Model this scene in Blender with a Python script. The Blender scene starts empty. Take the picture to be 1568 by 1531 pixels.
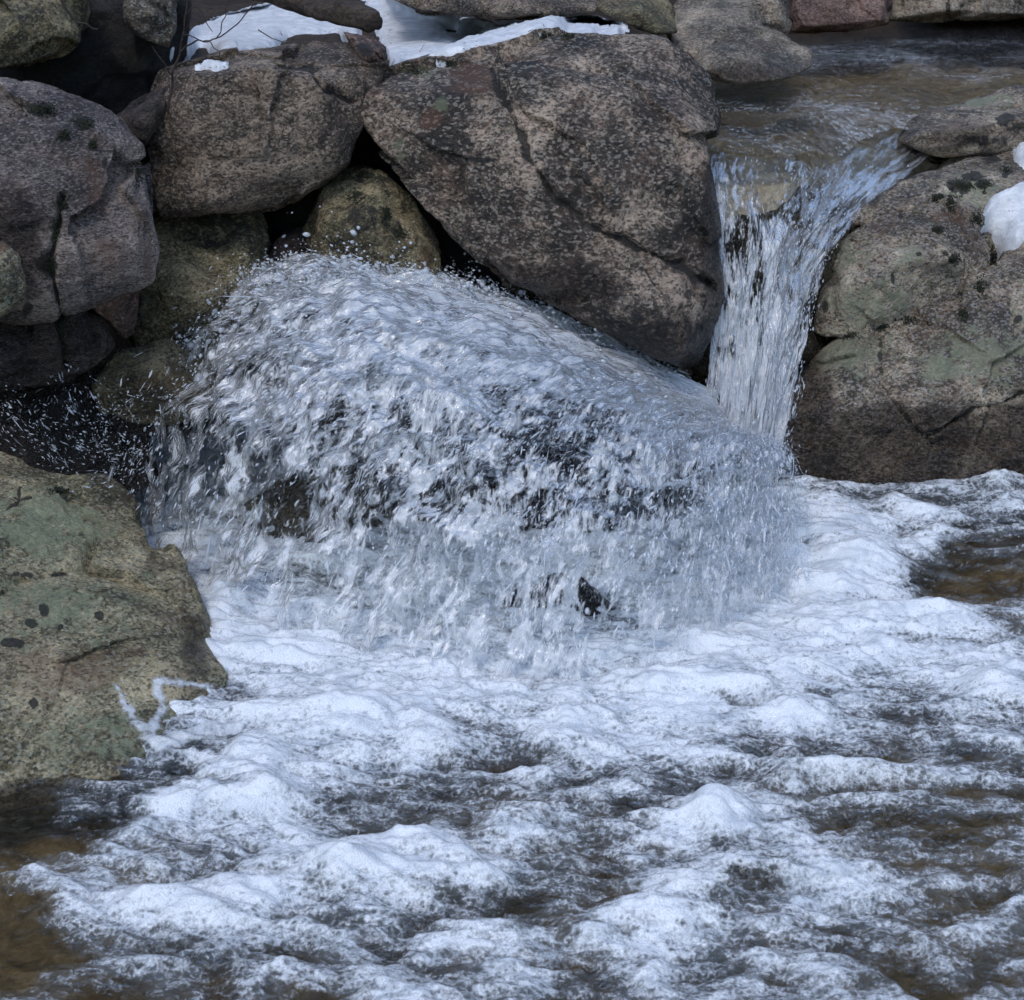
import bpy, bmesh, math, random
import numpy as np
from mathutils import Vector

SC = bpy.context.scene
COL = SC.collection
rng = np.random.default_rng(7)
random.seed(7)

# ------------------------------------------------------------------ camera, sky, sun, exposure
PITCH = math.radians(22.0)
CAM = np.array([0.0, 0.0, 2.5])
FPX = 2613.0                                   # focal length in photo pixels (photo 1568 x 1531)
cd = bpy.data.cameras.new("camera"); co = bpy.data.objects.new("camera", cd); COL.objects.link(co)
co.location = CAM; co.rotation_euler = (math.pi / 2 - PITCH, 0, 0)
cd.sensor_fit = 'HORIZONTAL'; cd.sensor_width = 36.0; cd.lens = 36.0 * FPX / 1568.0
cd.clip_start = 0.05; cd.clip_end = 500
cd.dof.use_dof = True; cd.dof.focus_distance = 6.0; cd.dof.aperture_fstop = 8.0
SC.camera = co

SUN_EL, SUN_AZ = math.radians(58), math.radians(205)     # azimuth clockwise from +Y: behind the camera, to the left
w = bpy.data.worlds.new("World"); SC.world = w; w.use_nodes = True
wn = w.node_tree.nodes; wl = w.node_tree.links
bg = wn["Background"]; sky = wn.new("ShaderNodeTexSky"); sky.sky_type = 'NISHITA'; sky.sun_disc = False
sky.sun_elevation = SUN_EL; sky.sun_rotation = SUN_AZ; sky.air_density = 1.0; sky.dust_density = 1.0; sky.ozone_density = 1.0
wl.new(sky.outputs[0], bg.inputs[0]); bg.inputs[1].default_value = 0.14
sd = bpy.data.lights.new("sun", 'SUN'); so = bpy.data.objects.new("sun", sd); COL.objects.link(so)
sd.energy = 0.55; sd.angle = math.radians(12); sd.color = (1.0, 0.95, 0.88)
sdir = Vector((math.sin(SUN_AZ) * math.cos(SUN_EL), math.cos(SUN_AZ) * math.cos(SUN_EL), math.sin(SUN_EL)))
so.rotation_euler = sdir.to_track_quat('Z', 'Y').to_euler(); so.location = (-2, -4, 8)
SC.view_settings.view_transform = 'Standard'; SC.view_settings.look = 'None'
SC.view_settings.exposure = 0.7; SC.view_settings.gamma = 1.0
SC.render.engine = 'CYCLES'
SC.cycles.use_denoising = True; SC.cycles.use_adaptive_sampling = True; SC.cycles.adaptive_threshold = 0.02
SC.cycles.max_bounces = 8; SC.cycles.diffuse_bounces = 3; SC.cycles.glossy_bounces = 3
SC.cycles.transparent_max_bounces = 40; SC.cycles.caustics_reflective = False; SC.cycles.caustics_refractive = False

# ------------------------------------------------------------------ geometry helpers
CP, SP = math.cos(PITCH), math.sin(PITCH)
def rays(px, py):
    dx = (np.asarray(px, float) - 784.0) / FPX; dy = -(np.asarray(py, float) - 765.5) / FPX
    return np.stack([dx, CP + dy * SP, -SP + dy * CP], -1)
def at(px, py, Y):
    d = rays(px, py); return CAM + d * (np.asarray(Y, float) / d[..., 1])[..., None]
def on_z(px, py, z=0.0):
    d = rays(px, py); return CAM + d * ((z - CAM[2]) / d[..., 2])[..., None]
def project(P):
    q = P - CAM; dep = q[:, 1] * CP - q[:, 2] * SP; up = q[:, 1] * SP + q[:, 2] * CP
    return 784.0 + FPX * q[:, 0] / dep, 765.5 - FPX * up / dep

_perm = np.random.default_rng(11).permutation(256); _perm = np.concatenate([_perm, _perm, _perm])
_g = np.random.default_rng(5).normal(size=(256, 3)); _g /= np.linalg.norm(_g, axis=1)[:, None]
def perlin(p):
    pi = np.floor(p).astype(np.int64); f = p - pi; pi &= 255
    u = f * f * f * (f * (f * 6 - 15) + 10)
    out = 0
    for i in (0, 1):
        wx = u[:, 0] if i else 1 - u[:, 0]
        for j in (0, 1):
            wy = u[:, 1] if j else 1 - u[:, 1]
            for k in (0, 1):
                wz = u[:, 2] if k else 1 - u[:, 2]
                h = _perm[_perm[_perm[(pi[:, 0] + i) & 255] + ((pi[:, 1] + j) & 255)] + ((pi[:, 2] + k) & 255)]
                g = _g[h]
                out = out + wx * wy * wz * (g[:, 0] * (f[:, 0] - i) + g[:, 1] * (f[:, 1] - j) + g[:, 2] * (f[:, 2] - k))
    return out * 1.6
def fbm(p, o=4, g=0.5):
    s = 0; a = 1; t = 0
    for i in range(o):
        s = s + a * perlin(p + 17.3 * i); t += a; a *= g; p = p * 2.03
    return s / t
def ridged(p, o=3, g=0.5):
    s = 0; a = 1; t = 0
    for i in range(o):
        s = s + a * (1 - 2 * np.abs(perlin(p + 9.1 * i))); t += a; a *= g; p = p * 2.07
    return s / t
def sstep(a, b, x):
    t = np.clip((x - a) / (b - a), 0, 1); return t * t * (3 - 2 * t)
def v2(x, y, z=0.0):
    return np.stack([x, y, np.full_like(x, z)], -1)

def mesh_np(name, V, F, mat, attrs=None, smooth=True, parent=None, loc=None, vecs=None):
    """V (n,3); F (m,k) -> one linked mesh object, vertices made local to loc."""
    if loc is None: loc = np.zeros(3)
    me = bpy.data.meshes.new(name)
    V = np.asarray(V, float) - loc; F = np.asarray(F, np.int32)
    n, (m, k) = len(V), F.shape
    me.vertices.add(n); me.vertices.foreach_set('co', V.astype(np.float32).ravel())
    me.loops.add(m * k); me.loops.foreach_set('vertex_index', F.ravel())
    me.polygons.add(m)
    me.polygons.foreach_set('loop_start', np.arange(0, m * k, k, dtype=np.int32))
    me.polygons.foreach_set('loop_total', np.full(m, k, np.int32))
    me.polygons.foreach_set('use_smooth', np.full(m, smooth, bool))
    me.update(calc_edges=True)
    for a, d in (attrs or {}).items():
        at_ = me.attributes.new(a, 'FLOAT', 'POINT'); at_.data.foreach_set('value', np.asarray(d, np.float32))
    for a, d in (vecs or {}).items():
        at_ = me.attributes.new(a, 'FLOAT_VECTOR', 'POINT'); at_.data.foreach_set('vector', np.asarray(d, np.float32).ravel())
    me.materials.append(mat)
    o = bpy.data.objects.new(name, me); COL.objects.link(o); o.location = loc
    if parent is not None:
        o.parent = parent; o.location = Vector(loc) - parent.location
    return o
def grid_faces(nr, nc):
    i = np.arange(nr * nc).reshape(nr, nc)
    return np.stack([i[:-1, :-1], i[:-1, 1:], i[1:, 1:], i[1:, :-1]], -1).reshape(-1, 4)
def tag(o, label=None, cat=None, group=None, kind=None):
    if label: o['label'] = label
    if cat: o['category'] = cat
    if group: o['group'] = group
    if kind: o['kind'] = kind
    return o

# ------------------------------------------------------------------ node helpers
class NT:
    def __init__(s, name):
        s.m = bpy.data.materials.new(name); s.m.use_nodes = True; s.t = s.m.node_tree
        s.t.nodes.clear(); s.out = s.t.nodes.new('ShaderNodeOutputMaterial')
    def n(s, typ, **kw):
        nd = s.t.nodes.new(typ)
        for k, v in kw.items():
            if k.startswith('_'): setattr(nd, k[1:], v)
            else: s.set(nd, k.replace('__', ' '), v)
        return nd
    def set(s, nd, k, v):
        sock = nd.inputs[int(k[1:])] if k[0] == 'i' and k[1:].isdigit() else nd.inputs[k]
        if isinstance(v, bpy.types.NodeSocket): s.t.links.new(v, sock)
        else: sock.default_value = v
    def attr(s, a): return s.n('ShaderNodeAttribute', _attribute_name=a)
    def noise(s, vec, scale, detail=4, rough=0.55, dist=0.0):
        return s.n('ShaderNodeTexNoise', Vector=vec, Scale=scale, Detail=detail, Roughness=rough, Distortion=dist).outputs[0]
    def math(s, op, a, b=0.0, c=None, clamp=False):
        nd = s.n('ShaderNodeMath', _operation=op, _use_clamp=clamp, i0=a, i1=b)
        if c is not None: s.set(nd, 'i2', c)
        return nd.outputs[0]
    def step(s, x, a, b):
        return s.n('ShaderNodeMapRange', _interpolation_type='SMOOTHSTEP', Value=x, From__Min=a, From__Max=b).outputs[0]
    def mix(s, f, a, b, blend='MIX'):
        nd = s.n('ShaderNodeMix', _data_type='RGBA', _blend_type=blend)
        s.set(nd, 'i0', f); 
        for i, v in ((6, a), (7, b)):
            if isinstance(v, tuple): v = (*v, 1.0) if len(v) == 3 else v
            s.set(nd, 'i%d' % i, v)
        return nd.outputs[2]
    def ramp(s, x, stops):
        nd = s.n('ShaderNodeValToRGB', Fac=x); e = nd.color_ramp.elements
        while len(e) < len(stops): e.new(0.5)
        for q, (p, c) in zip(e, stops): q.position = p; q.color = (*c, 1)
        return nd.outputs[0]
    def scale(s, vec, sc, rot=None):
        nd = s.n('ShaderNodeMapping', Vector=vec); nd.inputs['Scale'].default_value = sc
        if rot: nd.inputs['Rotation'].default_value = rot
        return nd.outputs[0]
    def bump(s, h, strength, dist=0.01, normal=None):
        nd = s.n('ShaderNodeBump', Strength=strength, Distance=dist, Height=h)
        if normal is not None: s.set(nd, 'Normal', normal)
        return nd.outputs[0]
    def surf(s, sh): s.t.links.new(sh, s.out.inputs[0]); return s.m

def rock_mat(name, dark, mid, light, tint=(0.2, 0.13, 0.10), lichen=(0.17, 0.19, 0.11), lich=0.0, grain=1.0, band=None, rust=(0.16, 0.075, 0.04), seed=0.0, bump=1.0):
    """granite: mottles and grains, lichen, rust and wet dark growth steered by point attributes."""
    t = NT(name)
    tc = t.n('ShaderNodeTexCoord').outputs['Object']
    vec = t.n('ShaderNodeVectorMath', _operation='ADD', i0=tc, i1=(seed, seed * 1.7, seed * 0.6)).outputs[0]
    bv = t.scale(vec, (1, 1, 1.5) if band is None else band, (0.35, 0.5, 0.1))
    big = t.noise(vec, 2.6, 6, 0.6, 0.4)
    mot = t.noise(bv, 13, 9, 0.72, 0.3)
    gr = t.noise(bv, 62 * grain, 5, 0.75)
    fine = t.noise(vec, 130 * grain, 3, 0.7)
    x = t.math('ADD', t.math('MULTIPLY', mot, 0.34), t.math('ADD', t.math('MULTIPLY', gr, 0.42), t.math('MULTIPLY', fine, 0.24)))
    x = t.math('ADD', x, t.math('MULTIPLY', t.math('SUBTRACT', big, 0.5), 0.55))
    c = t.ramp(x, [(0.39, tuple(v * 0.4 for v in dark)), (0.455, dark), (0.515, mid), (0.575, light), (0.64, tuple(min(0.75, v * 1.6) for v in light))])
    c = t.mix(t.math('MULTIPLY', t.step(t.noise(vec, 4.3, 7, 0.65), 0.45, 0.68), 0.7), c, t.mix(0.55, c, tint))
    c = t.mix(1.0, c, (1.08, 1.0, 0.90), 'MULTIPLY')
    # coarse mineral grains
    vo = t.n('ShaderNodeTexVoronoi', Vector=bv, Scale=105 * grain).outputs['Color']
    vs = t.n('ShaderNodeSeparateColor', Color=vo).outputs[0]
    c = t.mix(t.math('MULTIPLY', t.step(vs, 0.80, 0.84), 0.6), c, t.mix(0.5, c, tuple(min(0.7, v * 2.0) for v in light)))
    c = t.mix(t.math('MULTIPLY', t.step(vs, 0.20, 0.15), 0.65), c, tuple(v * 0.25 for v in dark))
    # rust
    ru = t.attr('rust').outputs['Fac']
    c = t.mix(t.math('MULTIPLY', t.step(t.math('ADD', ru, t.math('MULTIPLY', t.math('SUBTRACT', t.noise(vec, 11, 6, 0.7), 0.5), 1.3)), 0.35, 0.75), 0.7), c, t.mix(0.35, rust, c))
    # lichen
    la = t.math('ADD', t.attr('lichen').outputs['Fac'], lich)
    lm = t.step(t.math('ADD', la, t.math('MULTIPLY', t.math('SUBTRACT', t.noise(vec, 17, 9, 0.75, 0.5), 0.5), 2.0)), 0.42, 0.70)
    lc = t.mix(t.noise(vec, 60, 4, 0.7), tuple(v * 0.45 for v in lichen), tuple(v * 1.55 for v in lichen))
    c = t.mix(t.math('MULTIPLY', lm, t.math('ADD', 0.35, t.math('MULTIPLY', gr, 0.7))), c, lc)
    # dark growth, cracks, painted shade on the gap backings
    da = t.attr('dark').outputs['Fac']
    dm = t.step(t.math('ADD', da, t.math('MULTIPLY', t.math('SUBTRACT', t.noise(vec, 20, 8, 0.75, 0.6), 0.5), 1.5)), 0.42, 0.62)
    c = t.mix(t.math('MULTIPLY', dm, 0.88), c, (0.012, 0.013, 0.011))
    # wet
    wet = t.step(t.math('ADD', t.attr('wet').outputs['Fac'], t.math('MULTIPLY', t.math('SUBTRACT', t.noise(vec, 9, 6, 0.7), 0.5), 0.9)), 0.3, 0.7)
    c = t.mix(wet, c, t.mix(1.0, c, (0.33, 0.31, 0.30), 'MULTIPLY'))
    ro = t.math('SUBTRACT', t.math('ADD', 0.5, t.math('MULTIPLY', gr, 0.35)), t.math('MULTIPLY', wet, 0.42))
    h = t.math('ADD', t.math('MULTIPLY', mot, 0.9), t.math('ADD', t.math('MULTIPLY', gr, 0.45), t.math('MULTIPLY', fine, 0.16)))
    nb = t.bump(h, 1.0 * bump, 0.036)
    p = t.n('ShaderNodeBsdfPrincipled', Base__Color=c, Roughness=ro, Normal=nb)
    p.inputs['Specular IOR Level'].default_value = 0.5
    return t.surf(p.outputs[0])

# ------------------------------------------------------------------ boulders
_ico = {}
def ico(s):
    if s not in _ico:
        bm = bmesh.new(); bmesh.ops.create_icosphere(bm, subdivisions=s, radius=1.0)
        V = np.array([v.co[:] for v in bm.verts]); V /= np.linalg.norm(V, axis=1)[:, None]
        F = np.array([[v.index for v in f.verts] for f in bm.faces]); bm.free(); _ico[s] = (V, F)
    return _ico[s]
def hull_planes(P):
    bm = bmesh.new(); vs = [bm.verts.new(p) for p in P]
    bmesh.ops.convex_hull(bm, input=vs, use_existing_faces=False)
    bm.normal_update(); c = P.mean(0); pl = []
    for f in bm.faces:
        n = np.array(f.normal[:]); 
        if np.linalg.norm(n) < 1e-6: continue
        h = n @ (np.array(f.verts[0].co[:]) - c)
        if h < 0: n, h = -n, -h
        if any(abs(h - h2) < 1e-3 and n @ n2 > 0.999 for n2, h2 in pl): continue
        pl.append((n, max(h, 0.02)))
    bm.free(); return c, np.array([p[0] for p in pl]), np.array([p[1] for p in pl])
def seg_dist(px, py, line):
    d = np.full(px.shape, 1e9)
    for (x0, y0), (x1, y1) in zip(line[:-1], line[1:]):
        vx, vy = x1 - x0, y1 - y0; L = vx * vx + vy * vy + 1e-9
        s = np.clip(((px - x0) * vx + (py - y0) * vy) / L, 0, 1)
        d = np.minimum(d, np.hypot(px - x0 - s * vx, py - y0 - s * vy))
    return d
def boulder(label, outline, inner=(), depth=0.8, p=16, res=7, mat=None, disp=1.0, cracks=(), lichen=(), dark=(), rust=(), wet=(), chips=6, seed=0, name='boulder', cat='boulder', shrink=0.8, wetline=None, grow=1.03, facet=None):
    P0 = np.array([at(*q) for q in outline]); c0 = P0.mean(0)
    d = P0 - CAM; d /= np.linalg.norm(d, axis=1)[:, None]
    B = (P0 - c0) * shrink + c0 + d * depth
    pts = [P0, B] + ([np.array([at(*q) for q in inner])] if len(inner) else [])
    P = np.vstack(pts)
    c, N, Hh = hull_planes(P)
    r_ = np.random.default_rng(100 + seed)
    for _ in range(chips):                                    # chipped facets
        n = r_.normal(size=3); n[1] = -abs(n[1]); n /= np.linalg.norm(n)
        h = ((P - c) @ n).max() * r_.uniform(0.84, 0.94)
        N = np.vstack([N, n]); Hh = np.append(Hh, h)
    D, F = ico(res)
    p = p * 2.0 + 8; inv = np.zeros(len(D))
    for n, h in zip(N, Hh): inv += np.maximum(D @ n, 0) ** p / h ** p
    R = inv ** (-1.0 / p) * grow
    V = c + D * R[:, None]
    size = np.cbrt(np.prod(P.max(0) - P.min(0)))
    q = V + seed * 3.7
    wq = q + 0.12 * np.stack([fbm(q * 2.5 + 5, 3), fbm(q * 2.5 + 50, 3), fbm(q * 2.5 + 90, 3)], -1)
    dh = 0.055 * size * fbm(q * 1.6 / max(size, 0.3), 3)
    st = perlin(wq * np.array([2.2, 2.2, 4.0]) / max(size, 0.4) ** 0.5 + 3)
    dh += 0.024 * size * (np.tanh(9 * st)) + 0.016 * size * np.tanh(8 * perlin(wq * np.array([4.5, 4.5, 6.0]) / max(size, 0.4) ** 0.5 + 11))                   # broken steps
    dh *= disp
    if facet is None: facet = 1.0 if p > 34 else 0.3
    rf = np.random.default_rng(500 + seed); K = 46; lo, hi = V.min(0), V.max(0)
    cp = rf.uniform(lo, hi, (K, 3)); ca = rf.normal(0, 0.020, K); cb = rf.normal(0, 0.13, (K, 3))
    W_ = V + 0.05 * np.stack([fbm(q * 5 + 5, 3), fbm(q * 5 + 50, 3), fbm(q * 5 + 90, 3)], -1)
    d2 = np.stack([((W_ - c_) ** 2).sum(1) for c_ in cp], 1); i1 = d2.argmin(1)
    dh += facet * np.clip(ca[i1] * size + (cb[i1] * (W_ - cp[i1])).sum(1), -0.06 * size, 0.03 * size)
    dh += 0.012 * ridged(wq * 5.0, 3) * min(1, size)
    dh += 0.014 * fbm(q * 14, 3) + 0.006 * fbm(q * 45, 3, 0.6)
    dh *= min(1.0, 0.4 + 0.6 * disp)
    V = V + D * dh[:, None]
    px, py = project(V)
    front = ((V - CAM) * D).sum(1) < 0.35 * np.linalg.norm(V - CAM, axis=1)
    A = {k: np.zeros(len(V)) for k in ('lichen', 'dark', 'rust', 'wet')}
    jit = 9 * fbm(q * 7, 3)
    for cr in cracks:
        line, wd, dp = cr[0], cr[1], cr[2]
        dd = seg_dist(px + jit, py - jit, line) * 1.0
        wd = wd * np.clip(0.55 + 1.3 * fbm(q * 6 + 31, 3), 0.12, 1.4); dd = np.abs(dd + 5 * fbm(q * 18 + 7, 2))
        k = np.exp(-(dd / wd) ** 2) * front
        V = V - D * (k * dp)[:, None]
        A['dark'] = np.maximum(A['dark'], (cr[3] if len(cr) > 3 else 1.0) * np.exp(-(dd / (wd * 0.75)) ** 2) * front)
    for key, lst in (('lichen', lichen), ('dark', dark), ('rust', rust), ('wet', wet)):
        for (x, y, rx, ry, s) in lst:
            k = np.exp(-(((px + jit - x) / rx) ** 2 + ((py + jit - y) / ry) ** 2)) * s * front
            A[key] = np.maximum(A[key], k) if s > 0 else A[key] + k
    if wetline is not None:
        A['wet'] = np.maximum(A['wet'], 1 - sstep(wetline[0], wetline[1], V[:, 2] + 0.05 * fbm(q * 4, 3)))
    loc = np.array([c[0], c[1], V[:, 2].min()])
    o = mesh_np(name, V, F, mat, A, loc=loc)
    return tag(o, label, cat, {'boulder': 'boulders around the falls', 'rock': 'smaller rocks between the boulders', 'snow_patch': 'patches of old snow'}[name])

# palettes
M_brown = rock_mat('granite_brown', (0.045, 0.038, 0.030), (0.145, 0.12, 0.093), (0.33, 0.275, 0.22), seed=1.3)
M_big = rock_mat('granite_big', (0.032, 0.028, 0.024), (0.115, 0.096, 0.079), (0.38, 0.32, 0.265), seed=4.1, grain=0.8)
M_purple = rock_mat('granite_purple', (0.066, 0.060, 0.062), (0.155, 0.140, 0.142), (0.31, 0.275, 0.26), tint=(0.22, 0.155, 0.115), seed=2.2, band=(1, 1, 2.4))
M_green = rock_mat('granite_green', (0.085, 0.085, 0.052), (0.25, 0.24, 0.15), (0.46, 0.42, 0.29), tint=(0.22, 0.15, 0.10), lichen=(0.31, 0.35, 0.22), lich=0.34, seed=6.5)
M_right = rock_mat('granite_right', (0.105, 0.094, 0.075), (0.30, 0.265, 0.21), (0.56, 0.49, 0.39), tint=(0.26, 0.17, 0.13), lichen=(0.30, 0.325, 0.21), lich=0.28, seed=8.8)
M_olive = rock_mat('granite_olive', (0.06, 0.056, 0.033), (0.16, 0.148, 0.085), (0.29, 0.255, 0.16), tint=(0.15, 0.10, 0.06), lichen=(0.13, 0.145, 0.09), lich=0.05, seed=3.9)
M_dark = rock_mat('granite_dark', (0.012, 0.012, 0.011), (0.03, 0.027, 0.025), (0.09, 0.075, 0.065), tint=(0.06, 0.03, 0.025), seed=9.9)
M_gap_shade = rock_mat('gap_shade_black', (0.006, 0.006, 0.006), (0.012, 0.012, 0.012), (0.03, 0.028, 0.026), tint=(0.02, 0.015, 0.012), seed=5.5)  # near-black colour stands for deep shade between the boulders
M_grey = rock_mat('granite_grey', (0.12, 0.11, 0.092), (0.25, 0.222, 0.18), (0.42, 0.365, 0.30), tint=(0.25, 0.18, 0.14), seed=7.7)
M_red = rock_mat('granite_red', (0.075, 0.05, 0.042), (0.16, 0.105, 0.088), (0.27, 0.19, 0.16), tint=(0.20, 0.11, 0.08), seed=12.7)

B = boulder
B('largest dark brown granite boulder, a diagonal crack across its face, just left of the falls',
  [(543,138,6.7),(600,103,6.75),(740,78,6.85),(860,50,7.0),(935,56,7.05),(1015,60,7.05),(1085,128,7.0),(1097,245,6.7),(1104,480,6.35),(1076,570,6.2),(985,530,6.15),(770,438,6.2),(680,345,6.3),(600,252,6.5)],
  [(745,85,6.66),(960,150,6.47),(1082,240,6.42),(850,430,6.04),(1000,500,6.06),(650,165,6.53),(800,250,6.27)],
  depth=1.1, p=26, res=8, mat=M_big, disp=0.38, seed=1, chips=3,
  cracks=[([(748,105),(790,205),(832,285),(905,350),(1000,395),(1090,440)],13,0.035,0.85),([(600,250),(690,345),(770,430)],16,0.02,0.3),([(985,405),(1010,450),(1080,455)],8,0.015,0.6)],
  dark=[(890,290,110,80,0.52),(1030,330,90,110,0.5),(1000,500,160,80,0.56),(760,330,70,60,0.38),(1060,520,50,70,0.6),(600,190,50,70,0.4),(845,375,12,6,1.0),(735,245,28,5,1.0),(1035,362,10,10,0.9),(640,250,35,60,0.35)],
  lichen=[(680,160,22,18,0.7),(612,235,20,30,0.6),(775,195,16,14,0.5),(640,105,70,18,0.55),(900,70,110,25,0.3)],
  rust=[(725,120,40,35,1.0),(660,180,40,25,0.7),(860,280,50,40,0.5)], wet=[(1030,560,160,80,1.3),(820,440,160,45,1.0),(1100,380,28,160,1.1)])
B('blocky brown boulder left of the largest boulder, snow lying on its top',
  [(222,160,6.45),(250,112,6.5),(330,100,6.7),(450,68,6.95),(545,70,6.95),(590,98,6.8),(548,150,6.6),(532,245,6.5),(430,312,6.45),(345,322,6.4),(226,322,6.4)],
  [(265,118,6.36),(400,108,6.38),(480,140,6.36),(520,230,6.42),(320,310,6.3),(230,300,6.36)],
  depth=0.9, p=26, res=8, mat=M_brown, disp=0.5, seed=2, chips=4,
  cracks=[([(425,100),(480,98),(495,125),(540,160)],10,0.03,0.8)],
  dark=[(510,220,60,40,0.45),(475,105,22,10,0.8),(330,120,60,20,0.3),(450,190,60,60,0.1)], lichen=[(400,80,50,12,0.4)])
B('tall purplish boulder at the left edge with black moss in its cracks',
  [(-60,150,5.9),(0,118,6.0),(60,138,6.05),(165,182,6.05),(214,228,6.0),(226,300,5.95),(234,375,5.9),(229,426,5.85),(140,434,5.78),(85,480,5.72),(-60,492,5.65)],
  [(0,300,5.6),(105,330,5.64),(150,420,5.66),(60,470,5.62),(90,200,5.8),(175,215,5.9),(205,400,5.74)],
  depth=0.9, p=26, res=8, mat=M_purple, disp=0.5, seed=3, chips=3,
  cracks=[([(95,300),(85,360),(75,410),(85,450),(95,490)],9,0.035,1.0)],
  dark=[(130,190,18,14,1.1),(95,207,12,8,1),(140,220,7,10,1),(160,250,6,12,0.9),(210,270,5,16,0.9),(60,165,30,12,0.9),(18,145,20,10,0.8),(95,310,9,16,1.1),(72,405,18,20,1.1),(40,470,10,18,0.9)],
  rust=[(150,270,50,100,0.6),(170,390,50,40,0.65),(225,400,12,40,0.8)], wet=[(20,380,70,120,0.75)])
B('cracked dark wet boulder directly under the tall purplish boulder at the left edge',
  [(-60,450,5.8),(90,440,5.85),(122,452,5.88),(168,525,5.88),(130,572,5.86),(-60,600,5.74)], [(40,520,5.64),(100,510,5.7)], depth=0.7, p=22, res=7, mat=M_purple, seed=34, disp=0.9,
  cracks=[([(95,440),(90,480),(100,560)],8,0.03,1.0)], dark=[(40,480,10,18,1),(150,530,50,30,0.6),(40,560,70,25,0.55)], wet=[(60,520,200,90,1.1)], rust=[(50,540,60,20,0.6)])
B('shattered reddish rock wedge under the tall purplish boulder',
  [(120,440,5.9),(180,425,5.9),(215,430,5.95),(205,505,5.95),(190,512,5.9),(140,470,5.85)], [(165,455,5.82)], depth=0.5, p=30, res=6, mat=M_red, seed=4, rust=[(170,470,50,50,0.6)], name='rock', cat='rock')
B('small round greenish stone at the far left edge in front of the tall purplish boulder',
  [(-50,380,5.4),(0,362,5.4),(28,395,5.4),(38,440,5.4),(20,480,5.4),(-50,520,5.4)], [(-10,430,5.25)], depth=0.35, p=9, res=6, mat=M_green, seed=5, rust=[(0,380,20,20,0.8)], name='rock', cat='rock')
B('olive green boulder in the hollow below the blocky brown boulder',
  [(215,360,6.5),(235,322,6.55),(390,335,6.6),(425,420,6.5),(405,460,6.4),(345,545,6.3),(215,545,6.25),(195,480,6.3)], [(300,450,6.15),(240,420,6.25),(380,420,6.3)],
  depth=0.7, p=9, res=7, mat=M_olive, seed=6, chips=1, dark=[(330,350,120,50,0.6),(280,520,90,30,0.5),(420,390,40,60,0.5)], lichen=[(225,470,30,40,0.6)])
B('dark mossy boulder half hidden between the olive boulder and the largest boulder',
  [(470,330,6.5),(510,272,6.6),(565,248,6.65),(625,300,6.6),(668,370,6.5),(672,440,6.4),(500,440,6.4)], [(570,350,6.28),(620,380,6.33)],
  depth=0.6, p=10, res=7, mat=M_olive, seed=7, dark=[(550,330,50,50,0.62),(600,350,30,30,0.6),(520,380,60,40,0.55),(570,270,80,24,0.6),(660,330,24,80,0.7)], lichen=[(640,370,14,24,0.5),(580,310,20,16,0.4)], rust=[(650,395,20,30,0.7)])
B('small dark reddish stone in the black gap beside the dark mossy boulder',
  [(405,400,6.6),(430,362,6.65),(470,352,6.65),(480,400,6.6),(450,430,6.55),(410,425,6.55)], [(440,390,6.48)], depth=0.3, p=18, res=6, mat=rock_mat('granite_maroon', (0.012,0.010,0.011), (0.03,0.022,0.024), (0.07,0.05,0.052), seed=3), seed=8, name='rock', cat='rock')
B('smooth rounded tan boulder washed by spray under the tall purplish boulder',
  [(135,590,6.0),(170,545,6.1),(255,522,6.15),(320,560,6.15),(338,600,6.1),(280,650,6.0),(195,655,5.95),(150,625,5.95)], [(240,585,5.85)],
  depth=0.5, p=6, res=7, mat=M_olive, seed=9, chips=0, disp=0.6, wet=[(240,600,140,80,0.6)], lichen=[(260,560,50,20,0.4)], rust=[(280,590,40,40,0.5)])
B('black wet rock in the corner between the tall purplish boulder and the green foreground slab',
  [(-60,570,5.95),(60,555,6.0),(150,580,6.05),(215,640,6.0),(240,720,5.9),(200,780,5.8),(-60,760,5.75)], [(60,650,5.75),(150,660,5.85)], depth=0.5, p=14, res=7, mat=M_dark, seed=10, disp=1.4, wet=[(80,650,300,200,1.3)], dark=[(80,650,150,90,0.5)], name='rock', cat='rock')
B('large green lichen covered slab in the left foreground, sloping into the foam',
  [(-160,740,5.5),(-40,690,5.75),(40,702,5.8),(115,728,5.8),(180,758,5.7),(215,800,5.5),(242,880,5.2),(300,970,4.9),(338,1045,4.66),(300,1120,4.45),(220,1180,4.2),(100,1230,4.05),(-160,1260,3.9)],
  [(100,880,5.0),(180,930,4.85),(0,900,4.85),(240,1050,4.52),(100,1130,4.25),(-40,1160,4.1),(60,780,5.4)],
  depth=0.9, p=22, res=8, mat=M_green, seed=11, chips=1, disp=0.75,
  cracks=[([(0,758),(60,760),(95,748)],7,0.02,0.9),([(-20,800),(20,770),(28,745)],6,0.012,0.9),([(0,905),(60,885),(160,880),(230,900)],14,0.02,0.3)],
  lichen=[(90,800,110,60,0.42),(60,930,120,50,0.32),(150,1130,90,40,0.25)],
  rust=[(90,1030,150,60,0.75),(200,980,60,60,0.5),(160,780,60,20,0.3),(40,1090,90,40,0.5)],
  dark=[(68,935,9,8,1.3),(48,955,9,8,1.2),(20,985,20,8,1.3),(50,1075,8,7,1.3),(152,942,8,8,1.1),(95,962,6,5,1.1),(85,875,16,6,1.1),(200,790,20,18,0.55),(40,880,60,10,0.6),(160,890,50,8,0.45)], wetline=(-0.02, 0.05), wet=[(300,1000,35,90,0.7),(232,850,16,60,0.5)])
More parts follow.
